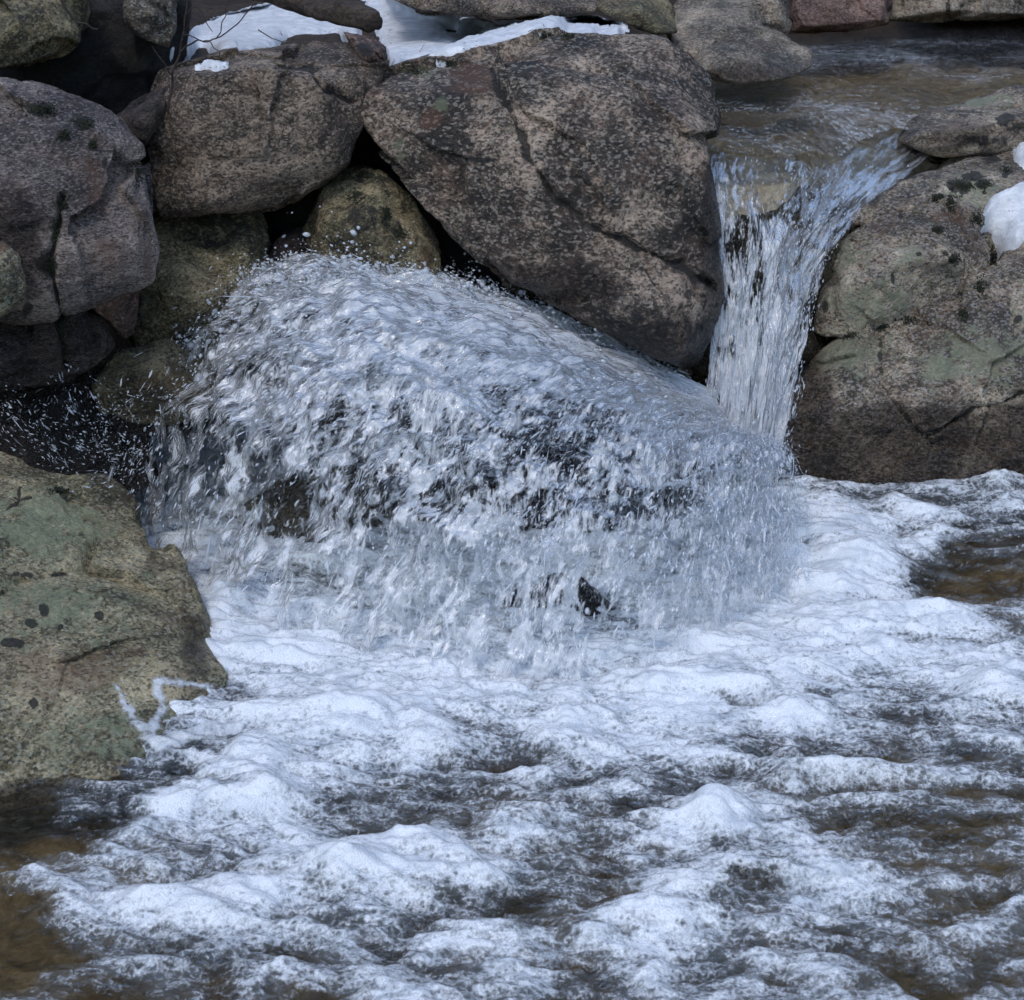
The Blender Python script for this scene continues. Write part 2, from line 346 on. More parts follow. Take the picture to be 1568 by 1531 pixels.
# right bank
B('big grey brown boulder at right whose foot stands in the foaming pool',
  [(1196,610,6.5),(1225,570,6.6),(1270,522,6.7),(1350,500,6.75),(1450,480,6.9),(1560,400,7.0),(1720,330,7.1),(1760,560,6.7),(1740,765,6.35),(1500,765,6.3),(1255,765,6.3),(1212,720,6.35)],
  [(1300,620,6.33),(1440,600,6.35),(1560,610,6.32),(1350,510,6.6),(1700,620,6.3)],
  depth=1.3, p=20, res=8, mat=M_right, seed=12, chips=0, disp=0.5,
  cracks=[([(1345,520),(1350,590),(1400,650),(1425,680)],9,0.022,0.7),([(1425,665),(1490,630),(1568,605),(1700,590)],11,0.03,0.8),([(1330,665),(1420,650)],7,0.012,0.5)],
  lichen=[(1300,540,70,30,0.45),(1500,540,80,50,0.42),(1440,565,30,22,0.7)], rust=[(1380,545,30,30,0.5)],
  dark=[(1250,650,70,80,0.3),(1230,700,30,50,0.5),(1400,640,160,60,0.2),(1500,680,150,40,0.32)], wet=[(1400,690,260,70,1.3),(1230,640,50,110,1.2),(1550,680,100,70,1.2)])
B('rounded pink and green boulder leaning on the right bank just right of the falls',
  [(1245,512,6.75),(1255,450,6.85),(1290,370,7.0),(1350,318,7.15),(1420,300,7.2),(1490,325,7.15),(1522,375,7.0),(1510,420,6.9),(1465,470,6.8),(1380,492,6.7),(1290,520,6.65)],
  [(1380,400,6.65),(1300,440,6.66),(1450,400,6.72)], depth=0.7, p=9, res=8, mat=M_right, seed=13, chips=0, disp=0.8,
  lichen=[(1330,460,80,50,0.4),(1300,400,40,40,0.3),(1395,392,30,20,0.4)], rust=[(1460,330,50,20,0.8),(1480,400,40,50,0.35)],
  dark=[(1462,397,9,8,1.2),(1448,388,6,5,1.1),(1436,352,11,6,1.1),(1410,392,6,4,1),(1380,332,5,5,1),(1366,425,4,12,0.9),(1265,470,5,12,1.0),(1485,372,4,4,1)])
B('lichen spotted boulder at the right edge below the snow lump',
  [(1440,560,6.72),(1450,500,6.8),(1500,445,6.9),(1540,390,7.0),(1640,330,7.1),(1700,420,6.9),(1680,600,6.6),(1560,590,6.55)], [(1560,500,6.55)], depth=0.7, p=9, res=7, mat=M_right, seed=14, chips=0, disp=0.7,
  lichen=[(1500,540,70,60,0.5),(1560,470,60,60,0.25)], dark=[(1475,470,12,10,1),(1560,490,8,8,1)])
B('pale sloping ledge above the rounded pink boulder, black moss along its seam',
  [(1290,335,7.15),(1370,285,7.4),(1440,262,7.65),(1520,215,8.0),(1640,170,8.3),(1760,230,8.0),(1720,420,7.3),(1560,420,7.2),(1430,330,7.15)], [(1480,290,7.35),(1600,300,7.35)], depth=0.8, p=12, res=8, mat=M_right, seed=15, chips=0, disp=0.7,
  dark=[(1470,285,22,12,1.1),(1490,270,20,10,1),(1455,310,12,16,1.1),(1505,282,12,10,1.2),(1540,265,8,8,1.1),(1495,330,16,10,1.1),(1520,245,25,10,0.8)], lichen=[(1500,300,60,40,0.4)], rust=[(1340,320,50,14,0.4)])
B('brown wet boulder splitting the stream above the right chute',
  [(1365,215,7.75),(1400,180,7.95),(1450,165,8.1),(1540,138,8.4),(1680,120,8.6),(1700,210,8.1),(1560,232,7.85),(1440,240,7.7)], [(1480,200,7.75),(1560,180,7.9)], depth=0.6, p=12, res=7, mat=M_right, seed=16, disp=1.0,
  dark=[(1480,175,60,10,0.6),(1540,185,20,14,0.9),(1500,215,60,14,0.7),(1560,200,30,10,0.7)], lichen=[(1500,150,60,12,0.5)], wet=[(1480,210,140,40,0.7)])
# rock of the chute under the falling water
B('greenish wet rock face behind the thin curtain of the falls',
  [(1060,290,7.15),(1180,285,7.2),(1290,350,7.1),(1290,430,6.95),(1255,520,6.8),(1230,640,6.65),(1190,760,6.5),(1060,760,6.5)], [(1180,420,6.85),(1170,600,6.62)], depth=0.7, p=12, res=7, mat=M_olive, seed=17, wet=[(1150,500,400,400,1.0)], lichen=[(1250,430,60,60,0.6)])
# submerged / splash rocks
B('dark mossy rock showing through the splash at its left foot',
  [(350,860,5.85),(390,780,5.95),(440,740,6.0),(560,720,6.05),(640,790,6.0),(640,900,5.8),(500,930,5.7),(370,900,5.75)], [(470,800,5.75)], depth=0.5, p=9, res=7, mat=M_olive, seed=18, disp=1.3, wet=[(480,820,300,200,1.2)], dark=[(420,860,60,50,0.7),(560,850,70,50,0.7)])
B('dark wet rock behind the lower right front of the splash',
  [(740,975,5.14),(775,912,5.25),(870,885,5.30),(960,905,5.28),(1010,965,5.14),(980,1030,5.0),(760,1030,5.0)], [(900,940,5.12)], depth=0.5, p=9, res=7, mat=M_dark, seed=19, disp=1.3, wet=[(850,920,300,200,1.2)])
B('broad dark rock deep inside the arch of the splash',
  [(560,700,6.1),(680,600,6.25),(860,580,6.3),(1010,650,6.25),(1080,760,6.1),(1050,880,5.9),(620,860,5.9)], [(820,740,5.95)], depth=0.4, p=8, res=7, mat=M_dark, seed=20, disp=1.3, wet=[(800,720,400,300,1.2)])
# upstream rocks, top edge
B('grey rounded boulder at the top with a split, beside the upper pool',
  [(1015,40,8.9),(1040,10,9.2),(1090,-30,9.6),(1200,-30,9.7),(1207,40,9.3),(1180,80,8.9),(1070,100,8.5),(1040,85,8.5)], [(1120,40,8.8)], depth=0.9, p=10, res=7, mat=M_grey, seed=21)
B('pale wet hump of rock where the upper pool starts to run',
  [(1045,115,8.3),(1070,75,8.6),(1120,38,8.8),(1180,45,8.8),(1236,80,8.7),(1240,100,8.5),(1210,118,8.3),(1120,130,8.2)], [(1130,85,8.3)], depth=0.6, p=7, res=7, mat=M_grey, seed=22, disp=0.8, wet=[(1150,110,100,25,0.8)], dark=[(1145,60,14,16,0.3)], lichen=[(1100,60,40,20,0.3)])
B('reddish square block at the top edge beside the upper pool',
  [(1208,-40,10.6),(1350,-40,10.8),(1357,36,10.7),(1300,44,10.5),(1212,48,10.4)], [(1230,40,10.3),(1345,30,10.5)], depth=0.9, p=34, res=7, mat=M_red, seed=23, chips=0)
B('grey brown block at the top right corner behind the upper pool',
  [(1356,-40,11.0),(1640,-40,11.0),(1640,24,10.9),(1450,26,10.9),(1360,30,10.9)], [(1460,15,10.7)], depth=0.9, p=30, res=7, mat=M_grey, seed=24, chips=0, cracks=[([(1448,-20),(1450,28)],8,0.05,0.9),([(1480,0),(1468,20)],5,0.03,0.8)], dark=[(1480,10,200,20,0.15)])
B('smooth dark tan boulder between the snow strip and the split grey boulder',
  [(895,5,8.4),(940,-30,8.7),(1000,-20,8.7),(1030,20,8.5),(1038,50,8.3),(1000,54,8.1),(940,30,8.1)], [(980,20,8.1)], depth=0.6, p=7, res=7, mat=M_olive, seed=25, disp=0.7)
B('brown rock at the top edge behind the snow strip',
  [(700,10,8.3),(720,-40,8.6),(900,-40,8.7),(915,15,8.3),(840,28,8.1),(740,32,8.1)], [(800,0,8.1)], depth=0.7, p=18, res=7, mat=M_brown, seed=26)
B('small brown rock behind the snow between the log and the snow strip',
  [(590,-10,8.2),(620,-40,8.4),(700,-40,8.4),(745,20,8.1),(690,22,7.95),(640,14,7.9)], [(670,-5,7.9)], depth=0.5, p=18, res=6, mat=M_brown, seed=27, name='rock', cat='rock')
B('small pink rock lying on the seam between the blocky brown boulder and the largest boulder',
  [(530,52,6.9),(565,58,6.9),(588,72,6.85),(592,100,6.75),(560,104,6.7),(545,80,6.75)], [(570,85,6.66)], depth=0.25, p=22, res=6, mat=M_red, seed=28, dark=[(560,75,18,14,0.8)], name='rock', cat='rock')
B('dark green mossy boulder at the top left corner',
  [(-60,-40,6.6),(60,-40,6.7),(135,-20,6.7),(128,40,6.6),(100,80,6.5),(30,98,6.4),(-60,110,6.3)], [(40,40,6.3)], depth=0.7, p=14, res=7, mat=M_olive, seed=29, dark=[(40,20,80,60,0.45)], lichen=[(30,75,50,20,0.4)])
B('tan rock standing behind the bare twigs at the top left',
  [(196,-30,6.9),(268,-40,7.0),(268,30,6.9),(255,68,6.8),(205,50,6.75),(196,20,6.8)], [(230,20,6.7)], depth=0.6, p=18, res=6, mat=M_grey, seed=30, name='rock', cat='rock', dark=[(205,60,12,20,0.8)])
B('small brown rock wedged between the tall purplish boulder and the blocky brown boulder',
  [(175,180,6.4),(215,150,6.5),(260,125,6.5),(262,160,6.4),(225,220,6.3),(200,210,6.3)], [(225,170,6.3)], depth=0.4, p=14, res=6, mat=M_dark, seed=31, name='rock', cat='rock')
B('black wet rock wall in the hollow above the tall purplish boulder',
  [(-60,60,7.2),(120,-40,7.3),(290,-40,7.3),(270,110,7.2),(200,230,7.1),(-60,220,7.0)], [(120,120,6.95)], depth=0.6, p=12, res=7, mat=M_gap_shade, seed=32, dark=[(120,100,300,200,0.5)], name='rock', cat='rock')  # shadow of the hollow painted as a near-black solid
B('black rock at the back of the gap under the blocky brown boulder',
  [(380,330,7.1),(480,200,7.2),(640,200,7.2),(760,300,7.1),(800,470,6.8),(400,470,6.8)], [(560,380,6.75)], depth=0.5, p=12, res=7, mat=M_gap_shade, seed=33, dark=[(560,330,300,200,0.5)], name='rock', cat='rock')  # shade of the gap put into the colour of this backing

# ------------------------------------------------------------------ ground, hillside, stream bed
def ground_mat():
    t = NT('earth'); tc = t.n('ShaderNodeTexCoord').outputs['Object']
    a = t.noise(tc, 3.0, 8, 0.7); b = t.noise(tc, 30, 6, 0.75)
    c = t.ramp(t.math('ADD', t.math('MULTIPLY', a, 0.5), t.math('MULTIPLY', b, 0.5)), [(0.35, (0.012,0.009,0.006)), (0.5, (0.04,0.028,0.018)), (0.62, (0.10,0.07,0.045)), (0.72, (0.16,0.12,0.085))])
    p = t.n('ShaderNodeBsdfPrincipled', Base__Color=c, Roughness=0.9, Normal=t.bump(b, 0.9, 0.04)); return t.surf(p.outputs[0])
def bed_mat(name, k):
    t = NT(name); tc = t.n('ShaderNodeTexCoord').outputs['Object']
    a = t.noise(tc, 5.0, 8, 0.7)
    wv = t.n('ShaderNodeVectorMath', _operation='ADD', i0=tc, i1=t.n('ShaderNodeVectorMath', _operation='SCALE', i0=t.n('ShaderNodeTexNoise', Vector=tc, Scale=7.0, Detail=5.0).outputs['Color'], Scale=0.18).outputs[0]).outputs[0]
    vo = t.n('ShaderNodeTexVoronoi', _feature='SMOOTH_F1', Vector=wv, Scale=13.0); vc = t.noise(wv, 22, 6, 0.7)
    c = t.ramp(t.math('ADD', t.math('MULTIPLY', a, 0.5), t.math('MULTIPLY', vc, 0.5)), [(0.34, (0.025*k,0.021*k,0.014*k)), (0.5, (0.085*k,0.07*k,0.045*k)), (0.66, (0.16*k,0.138*k,0.10*k))])
    p = t.n('ShaderNodeBsdfPrincipled', Base__Color=c, Roughness=0.6, Normal=t.bump(vo.outputs['Distance'], 0.8, 0.05)); return t.surf(p.outputs[0])
def earth_height(X, Y):
    wob = 0.5 * fbm(v2(X * 0.35, Y * 0.35), 4) 
    z = -0.45 + 0 * X
    bank = sstep(6.6, 7.4, Y + 0.3 * wob)                        # step up behind the front boulders
    z = z + bank * 1.15
    left = sstep(-1.6, -3.2, X) * sstep(2.0, 6.0, Y); z = z + left * 1.5
    right = sstep(2.4, 4.5, X) * sstep(2.0, 6.0, Y); z = z + right * 1.2
    up = sstep(0.45, -0.3, X - 0.12 * (Y - 7)) * sstep(7.0, 8.0, Y); z = z + up * 0.75
    z = z + np.maximum(0, Y - 10.8) * 0.36 + np.maximum(0, np.abs(X) - 4) * 0.35
    return z + 0.35 * wob * sstep(7, 12, Y) * 1.5 + 0.03 * fbm(v2(X * 4, Y * 4), 3)
gx = np.concatenate([np.linspace(-40, -4.2, 90), np.linspace(-4, 5, 260), np.linspace(5.2, 42, 90)])
gy = np.concatenate([np.linspace(-14, 1.8, 40), np.linspace(2, 12, 260), np.linspace(12.2, 60, 120)])
X, Y = np.meshgrid(gx, gy); Xf, Yf = X.ravel(), Y.ravel()
Z = earth_height(Xf, Yf)
tag(mesh_np('ground', np.stack([Xf, Yf, Z], -1), grid_faces(len(gy), len(gx)), ground_mat()), kind='structure')
bx, by = np.meshgrid(np.linspace(-3.4, 4.5, 220), np.linspace(0.8, 7.2, 200)); bx, by = bx.ravel(), by.ravel()
bz = -0.22 + 0.10 * fbm(v2(bx * 1.5, by * 1.5), 4) + 0.05 * ridged(v2(bx * 4, by * 4), 3)
bed = bed_mat('stream_bed', 3.8); bed_up = bed_mat('upper_bed', 4.2)
tag(mesh_np('stream_bed', np.stack([bx, by, bz], -1), grid_faces(200, 220), bed), kind='structure')

# ------------------------------------------------------------------ splash: ballistic fan from the foot of the falls
PHI = np.radians([-14, 0, 20, 40, 67, 95, 115])
VZ = np.array([3.0, 3.10, 3.05, 2.85, 2.45, 1.95, 1.5])
VH = np.array([6.2, 6.35, 5.9, 5.5, 5.0, 2.6, 1.7])
KD = 2.2
PA, PB = at(1085, 600, 6.28), at(1150, 705, 6.15)
def fan(phi, t, s=1.0):
    """position and velocity on a trajectory leaving at azimuth phi (0 = left, 90 deg = towards the pool)"""
    vz = np.interp(phi, PHI, VZ) * s; vh = np.interp(phi, PHI, VH) * s
    k = np.clip(phi / math.radians(95), 0, 1)[..., None]
    P0 = PA * (1 - k) + PB * k
    e = np.exp(-KD * t); dx = vh * (1 - e) / KD
    u = np.stack([-np.cos(phi), -np.sin(phi)], -1)
    P = np.concatenate([P0[..., :2] + u * dx[..., None], (P0[..., 2] + vz * t - 4.9 * t * t)[..., None]], -1)
    Vv = np.concatenate([u * (vh * e)[..., None], (vz - 9.8 * t)[..., None]], -1)
    return P, Vv
def t_end(phi, s=1.0, z=-0.04):
    vz = np.interp(phi, PHI, VZ) * s; z0 = PA[2] + (PB[2] - PA[2]) * np.clip(phi / math.radians(95), 0, 1)
    return (vz + np.sqrt(vz * vz + 19.6 * (z0 - z))) / 9.8
HOLES = [(800,760,60,40,.4),(540,640,40,40,.3),(980,790,50,40,.3),(1040,640,20,16,.4),(930,960,110,60,.5),(330,700,40,30,.3),(690,860,50,60,.4),(430,780,70,60,.75),(560,840,80,70,.5),(470,860,80,40,.6),(850,690,70,50,.5),(900,640,40,30,.4),(760,610,30,25,.35),(930,940,90,50,.6),(720,900,80,60,.35),(660,720,60,50,.3),(590,740,50,40,.4),(1020,900,60,60,.35),(600,1000,50,40,.4),(250,690,40,30,.3)]
def hole_px(P):
    px, py = project(P); h = np.zeros(len(P))
    for x, y, rx, ry, s in HOLES: h = np.maximum(h, s * np.exp(-(((px - x) / rx) ** 2 + ((py - y) / ry) ** 2)))
    return h

def splash_mat():
    t = NT('white_water')
    v = t.attr('flow').outputs['Vector']; den = t.attr('cover').outputs['Fac']
    s1 = t.noise(t.scale(v, (24, 7, 1)), 1.0, 5, 0.60, 0.35); s2 = t.noise(t.scale(v, (85, 20, 1)), 1.0, 3, 0.6, 0.2); s3 = t.noise(t.scale(v, (9, 5, 1)), 1.0, 4, 0.6)
    m = t.math('ADD', t.math('MULTIPLY', s1, 0.5), t.math('ADD', t.math('MULTIPLY', s2, 0.25), t.math('MULTIPLY', s3, 0.55)))
    rp = t.noise(t.scale(v, (22, 5.5, 1)), 1.0, 4, 0.58, 0.6)
    rp = t.math('SUBTRACT', 1.0, t.math('MULTIPLY', t.math('ABSOLUTE', t.math('SUBTRACT', rp, 0.5)), 9.0))
    rp2 = t.noise(t.scale(v, (50, 13, 1)), 1.0, 3, 0.6, 0.4)
    rp2 = t.math('SUBTRACT', 1.0, t.math('MULTIPLY', t.math('ABSOLUTE', t.math('SUBTRACT', rp2, 0.5)), 9.0))
    m = t.math('SUBTRACT', t.math('ADD', m, t.math('ADD', t.math('MULTIPLY', rp, 0.10), t.math('MULTIPLY', rp2, 0.06))), 0.68)
    s4 = t.math('SUBTRACT', t.noise(t.scale(v, (24, 3.2, 1)), 1.0, 5, 0.6, 0.3), 0.5)
    m = t.math('ADD', m, t.math('MULTIPLY', s4, t.math('MULTIPLY', t.attr('late').outputs['Fac'], 0.9)))
    al = t.step(t.math('ADD', den, t.math('MULTIPLY', m, 4.4)), 0.12, 0.92)
    tc = t.n('ShaderNodeTexCoord').outputs['Object']
    nb = t.bump(t.math('ADD', s1, t.math('MULTIPLY', s2, 0.6)), 0.6, 0.022)
    nb = t.bump(t.noise(tc, 90, 3, 0.6), 0.2, 0.008, nb)
    wc = t.mix(t.step(t.math('ADD', t.math('ADD', s2, t.math('MULTIPLY', s1, 0.5)), t.math('MULTIPLY', rp, 0.12)), 0.55, 1.0), (0.58, 0.63, 0.67), (0.95, 0.96, 0.97))
    d = t.n('ShaderNodeBsdfDiffuse', Color=wc, Normal=nb)
    tr = t.n('ShaderNodeBsdfTranslucent', Color=wc, Normal=nb)
    g = t.n('ShaderNodeBsdfGlossy', Color=(1, 1, 1, 1), Roughness=0.07, Normal=nb)
    a1 = t.n('ShaderNodeMixShader', i0=0.35, i1=d.outputs[0], i2=tr.outputs[0])
    fr = t.n('ShaderNodeFresnel', IOR=1.33, Normal=nb)
    a2 = t.n('ShaderNodeMixShader', i0=t.math('ADD', t.math('MULTIPLY', fr.outputs[0], 0.7), 0.06, clamp=True), i1=a1.outputs[0], i2=g.outputs[0])
    tp0 = t.n('ShaderNodeBsdfTransparent', Color=(0.97, 0.98, 0.985, 1))
    tp = t.n('ShaderNodeMixShader', i0=t.math('MULTIPLY', fr.outputs[0], 0.10, clamp=True), i1=tp0.outputs[0], i2=g.outputs[0])
    return t.surf(t.n('ShaderNodeMixShader', i0=t.math('MULTIPLY', al, 0.92), i1=tp.outputs[0], i2=a2.outputs[0]).outputs[0])
def drop_mat():
    t = NT('spray_drops')
    a = t.attr('alpha').outputs['Fac']
    p = t.n('ShaderNodeBsdfPrincipled', Base__Color=(0.90, 0.93, 0.96, 1), Roughness=0.12); p.inputs['Specular IOR Level'].default_value = 0.8
    tr = t.n('ShaderNodeBsdfTranslucent', Color=(0.80, 0.88, 0.95, 1))
    m1 = t.n('ShaderNodeMixShader', i0=0.3, i1=p.outputs[0], i2=tr.outputs[0])
    tp = t.n('ShaderNodeBsdfTransparent', Color=(0.97, 0.98, 1, 1))
    return t.surf(t.n('ShaderNodeMixShader', i0=a, i1=tp.outputs[0], i2=m1.outputs[0]).outputs[0])
M_splash, M_drop = splash_mat(), drop_mat()

VV, FF, FL, DN, LT = [], [], [], [], []; off = 0
for li, (s, dmul) in enumerate([(1.0, 1.0), (0.93, 0.9), (0.85, 0.8)]):
    n1, n2 = 460, 330
    ph, tt = np.meshgrid(np.linspace(math.radians(-12), math.radians(108), n1), np.linspace(0.0, 1.0, n2))
    ph, tt = ph.ravel(), tt.ravel(); t_ = (tt ** 0.9) * t_end(ph, s)
    P, Vv = fan(ph, t_, s)
    u = ph * 1.35; dist = np.interp(tt, [0, 1], [0, 2.2])
    fl = np.stack([u, dist, np.full_like(u, li * 3.1)], -1)
    nrm = np.cross(Vv, np.stack([np.sin(ph), -np.cos(ph), 0 * ph], -1)); nrm /= np.linalg.norm(nrm, axis=1)[:, None] + 1e-9
    q = P * 1.0 + li * 7
    d1 = 0.10 * fbm(np.stack([u * 5, dist * 4, 0 * u + li], -1), 4) + 0.030 * fbm(np.stack([u * 20, dist * 6.5, 0 * u + li], -1), 3) + 0.003 * fbm(q * 40, 2)
    d1 = d1 * (0.6 + 0.4 * sstep(0, 0.15, tt))
    P = P + nrm * d1[:, None]
    crest = np.exp(-((ph - math.radians(5)) / math.radians(28)) ** 2)
    den = 0.28 + 0.40 * crest * (1 - sstep(0.45, 1.0, tt)) + 0.35 * (1 - sstep(0.05, 0.40, tt)) - 0.10 * sstep(0.40, 0.7, tt) + 0.10 * sstep(0.75, 0.95, tt) - 0.12 * sstep(0.93, 1.0, tt)
    den = den * dmul - hole_px(P) * 0.85 - 0.06 * li
    den -= 0.8 * (1 - sstep(math.radians(-12), math.radians(-6), ph + 0.06 * fbm(np.stack([0 * u, dist * 9, 0 * u + li], -1), 4)))
    den -= 0.9 * sstep(math.radians(82), math.radians(106), ph + 0.12 * fbm(np.stack([0 * u, dist * 7, 0 * u + 3 + li], -1), 3)) * sstep(0.1, 0.4, tt)
    VV.append(P); FF.append(grid_faces(n2, n1) + off); FL.append(fl); DN.append(den); LT.append(sstep(0.35, 0.85, tt)); off += n1 * n2
tag(mesh_np('splash', np.vstack(VV), np.vstack(FF), M_splash, {'cover': np.concatenate(DN), 'late': np.concatenate(LT)}, vecs={'flow': np.vstack(FL)}),
    'broad fan of white water bursting left from the foot of the falls', 'splash', kind='stuff')

def spindles(name, P, Dv, L, R, alpha, mat, label, cat):
    """elongated drops: closed spindle meshes along Dv, all of one spray in ONE mesh"""
    n = len(P); Dv = Dv / (np.linalg.norm(Dv, axis=1)[:, None] + 1e-9)
    a = np.cross(Dv, rng.normal(size=(n, 3))); a /= np.linalg.norm(a, axis=1)[:, None]; b = np.cross(Dv, a)
    V = np.zeros((n, 14, 3)); A = np.zeros((n, 14))
    V[:, 0] = P - Dv * L[:, None]; V[:, 13] = P + Dv * L[:, None]
    for r, (x, rr) in enumerate([(-0.55, 0.72), (0.05, 1.0), (0.6, 0.66)]):
        for k in range(4):
            th = math.pi / 2 * k
            V[:, 1 + r * 4 + k] = P + Dv * (L * x)[:, None] + (a * math.cos(th) + b * math.sin(th)) * (R * rr)[:, None]
            A[:, 1 + r * 4 + k] = alpha * (1.0 if r == 1 else 0.75)
    A[:, 0] = A[:, 13] = alpha * 0.15
    f = []
    for k in range(4):
        k2 = (k + 1) % 4
        f += [(0, 1 + k2, 1 + k), (13, 9 + k, 9 + k2)]
        for r in (0, 1):
            i, j = 1 + r * 4 + k, 1 + r * 4 + k2
            f += [(i, j, j + 4), (i, j + 4, i + 4)]
    F = (np.array(f)[None] + (np.arange(n) * 14)[:, None, None]).reshape(-1, 3)
    return tag(mesh_np(name, V.reshape(-1, 3), F, mat, {'alpha': A.ravel()}), label, cat, kind='stuff')

n = 44000
ph = np.radians(rng.uniform(-12, 98, n)); s = 1.0 + rng.normal(0, 0.03, n)
tt = rng.uniform(0.03, 1.0, n) ** 1.1; t_ = tt * t_end(ph, s)
P, Vv = fan(ph, t_, s); P += rng.normal(0, 0.022, (n, 3))
cl = fbm(np.stack([ph * 14, tt * 8, s * 9], -1), 3)
keep = (rng.uniform(0, 1, n) > hole_px(P) * 1.05) & (cl + rng.uniform(-0.22, 0.22, n) > 0.04)
P, Vv, tt = P[keep], Vv[keep], tt[keep]; n = len(P)
Vv = Vv / np.linalg.norm(Vv, axis=1)[:, None] + rng.normal(0, 0.28, (n, 3))
L = rng.lognormal(math.log(0.0080), 0.7, n); R = np.minimum(rng.lognormal(math.log(0.0017), 0.75, n), L * 0.6)
spindles('spray', P, Vv, L, R, np.clip(rng.beta(1.6, 1.4, n), 0.1, 1.0), M_drop, 'bright streaks and drops flying off the arching splash', 'spray')

# drops thrown up along the crest
n = 5200
ph = np.radians(rng.normal(-2, 7, n)); t_ = rng.uniform(0.03, 0.62, n) ** 1.0
P, Vv = fan(ph, t_, 1.0 + rng.normal(0, 0.012, n))
cl = perlin(np.stack([t_ * 22, ph * 4, 0 * ph], -1))
lift = np.abs(rng.normal(0, 0.045, n)) * (0.5 + 1.3 * sstep(-0.1, 0.5, cl)); P[:, 2] += lift; P += rng.normal(0, 0.012, (n, 3))
R = rng.lognormal(math.log(0.0024), 0.65, n)
spindles('droplets', P, Vv + rng.normal(0, 1.2, (n, 3)), R * rng.uniform(1.0, 1.7, n), R, rng.uniform(0.35, 0.95, n), M_drop, 'loose droplets thrown up along the top edge of the splash', 'droplets')

# ------------------------------------------------------------------ falls: streamlines over the lip and down the chute
SL = [[(1098,165,7.6),(1092,225,7.0),(1086,262,6.72),(1090,330,6.56),(1094,420,6.46),(1090,520,6.36),(1078,625,6.25)],
      [(1150,165,7.6),(1148,228,7.05),(1145,270,6.76),(1142,340,6.58),(1140,430,6.47),(1132,530,6.36),(1118,660,6.22)],
      [(1212,165,7.7),(1210,230,7.1),(1205,285,6.82),(1195,350,6.64),(1184,440,6.50),(1170,550,6.36),(1150,710,6.18)],
      [(1365,190,7.95),(1305,258,7.4),(1262,315,7.02),(1228,375,6.78),(1208,460,6.58),(1195,570,6.40),(1166,740,6.2)],
      [(1475,212,8.1),(1390,268,7.5),(1325,318,7.14),(1275,385,6.88),(1246,470,6.68),(1224,570,6.48),(1186,725,6.25)]]
C3 = np.array([[at(*q) for q in l] for l in SL])                # streamline, station, xyz
def cat_rom(A, x):
    """Catmull-Rom along axis 0 of A at parameters x in [0, n-1]"""
    nn = len(A); i = np.clip(np.floor(x).astype(int), 0, nn - 2); f = (x - i)[:, None, None]
    g = lambda k: A[np.clip(k, 0, nn - 1)]
    p0, p1, p2, p3 = g(i - 1), g(i), g(i + 1), g(i + 2)
    return 0.5 * (2 * p1 + (p2 - p0) * f + (2 * p0 - 5 * p1 + 4 * p2 - p3) * f ** 2 + (3 * p1 - p0 - 3 * p2 + p3) * f ** 3)
def falls_pt(a, b):
    """a in [0,4] across, b in [0,6] along"""
    G = cat_rom(C3, np.linspace(0, 4, 81)); G = cat_rom(np.swapaxes(G, 0, 1), np.linspace(0, 6, 121))      # 121 x 81
    ai, bi = a / 4 * 80, b / 6 * 120
    a0 = np.clip(ai.astype(int), 0, 79); b0 = np.clip(bi.astype(int), 0, 119); fa, fb = (ai - a0)[:, None], (bi - b0)[:, None]
    P = (G[b0, a0] * (1 - fa) + G[b0, a0 + 1] * fa) * (1 - fb) + (G[b0 + 1, a0] * (1 - fa) + G[b0 + 1, a0 + 1] * fa) * fb
    T = G[b0 + 1, a0] - G[b0, a0]; S = G[b0, a0 + 1] - G[b0, a0]
    N = np.cross(S, T); N /= np.linalg.norm(N, axis=1)[:, None] + 1e-9
    N *= np.sign(((CAM - P) * N).sum(1))[:, None]
    return P, T, N
n1, n2 = 240, 460
aa, bb = np.meshgrid(np.linspace(0, 4, n1), np.linspace(0.1, 6, n2)); aa, bb = aa.ravel(), bb.ravel()
P, T, N = falls_pt(aa, bb)
u, v_ = aa * 0.11, bb * 0.26
P = P + N * (0.040 * fbm(np.stack([u * 14, v_ * 4, 0 * u], -1), 3) + 0.012 * fbm(np.stack([u * 60, v_ * 16, 0 * u], -1), 3))[:, None] * sstep(0.6, 1.6, bb)[:, None]
P = P - N * (0.07 * (1 - sstep(0.6, 1.3, bb)) * (1 - 0.8 * sstep(2.3, 3.0, aa)))[:, None]
px, py = project(P)
den = 0.36 + 0.36 * sstep(3.3, 5.5, bb)
den += 0.34 * np.exp(-((aa - 2.2) / 0.9) ** 2) * sstep(2.6, 3.6, bb)
den -= 0.55 * np.exp(-((aa - 1.75) / 0.5) ** 2) * (1 - sstep(2.0, 3.0, bb))
den -= 0.30 * np.exp(-((aa - 0.9) / 0.3) ** 2) * (1 - sstep(3.4, 4.4, bb))
den += 0.32 * np.exp(-((aa - 3.2) / 0.75) ** 2)
den += 0.12 * np.exp(-((aa - 0.15) / 0.25) ** 2)
den += 0.30 * np.exp(-((px - 1222 - 0.05 * (py - 180)) / 14) ** 2) * (1 - sstep(300, 350, py))
den -= 0.38 * np.exp(-((px - 1190) / 30) ** 2 - ((py - 280) / 55) ** 2) + 0.25 * np.exp(-((px - 1255) / 45) ** 2 - ((py - 430) / 70) ** 2)
den -= 0.38 * (1 - sstep(1.0, 2.0, bb)) * (1 - sstep(2.2, 3.0, aa))
den -= (1.2 - 0.9 * sstep(2.3, 3.0, aa)) * (1 - sstep(0.6, 1.1, bb + 0.9 * fbm(np.stack([u * 9, 0 * u, 0 * u + 5], -1), 3)))
den -= 0.5 * sstep(3.82, 4.0, aa + 0.12 * fbm(np.stack([0 * u, v_ * 14, 0 * u + 3], -1), 3))
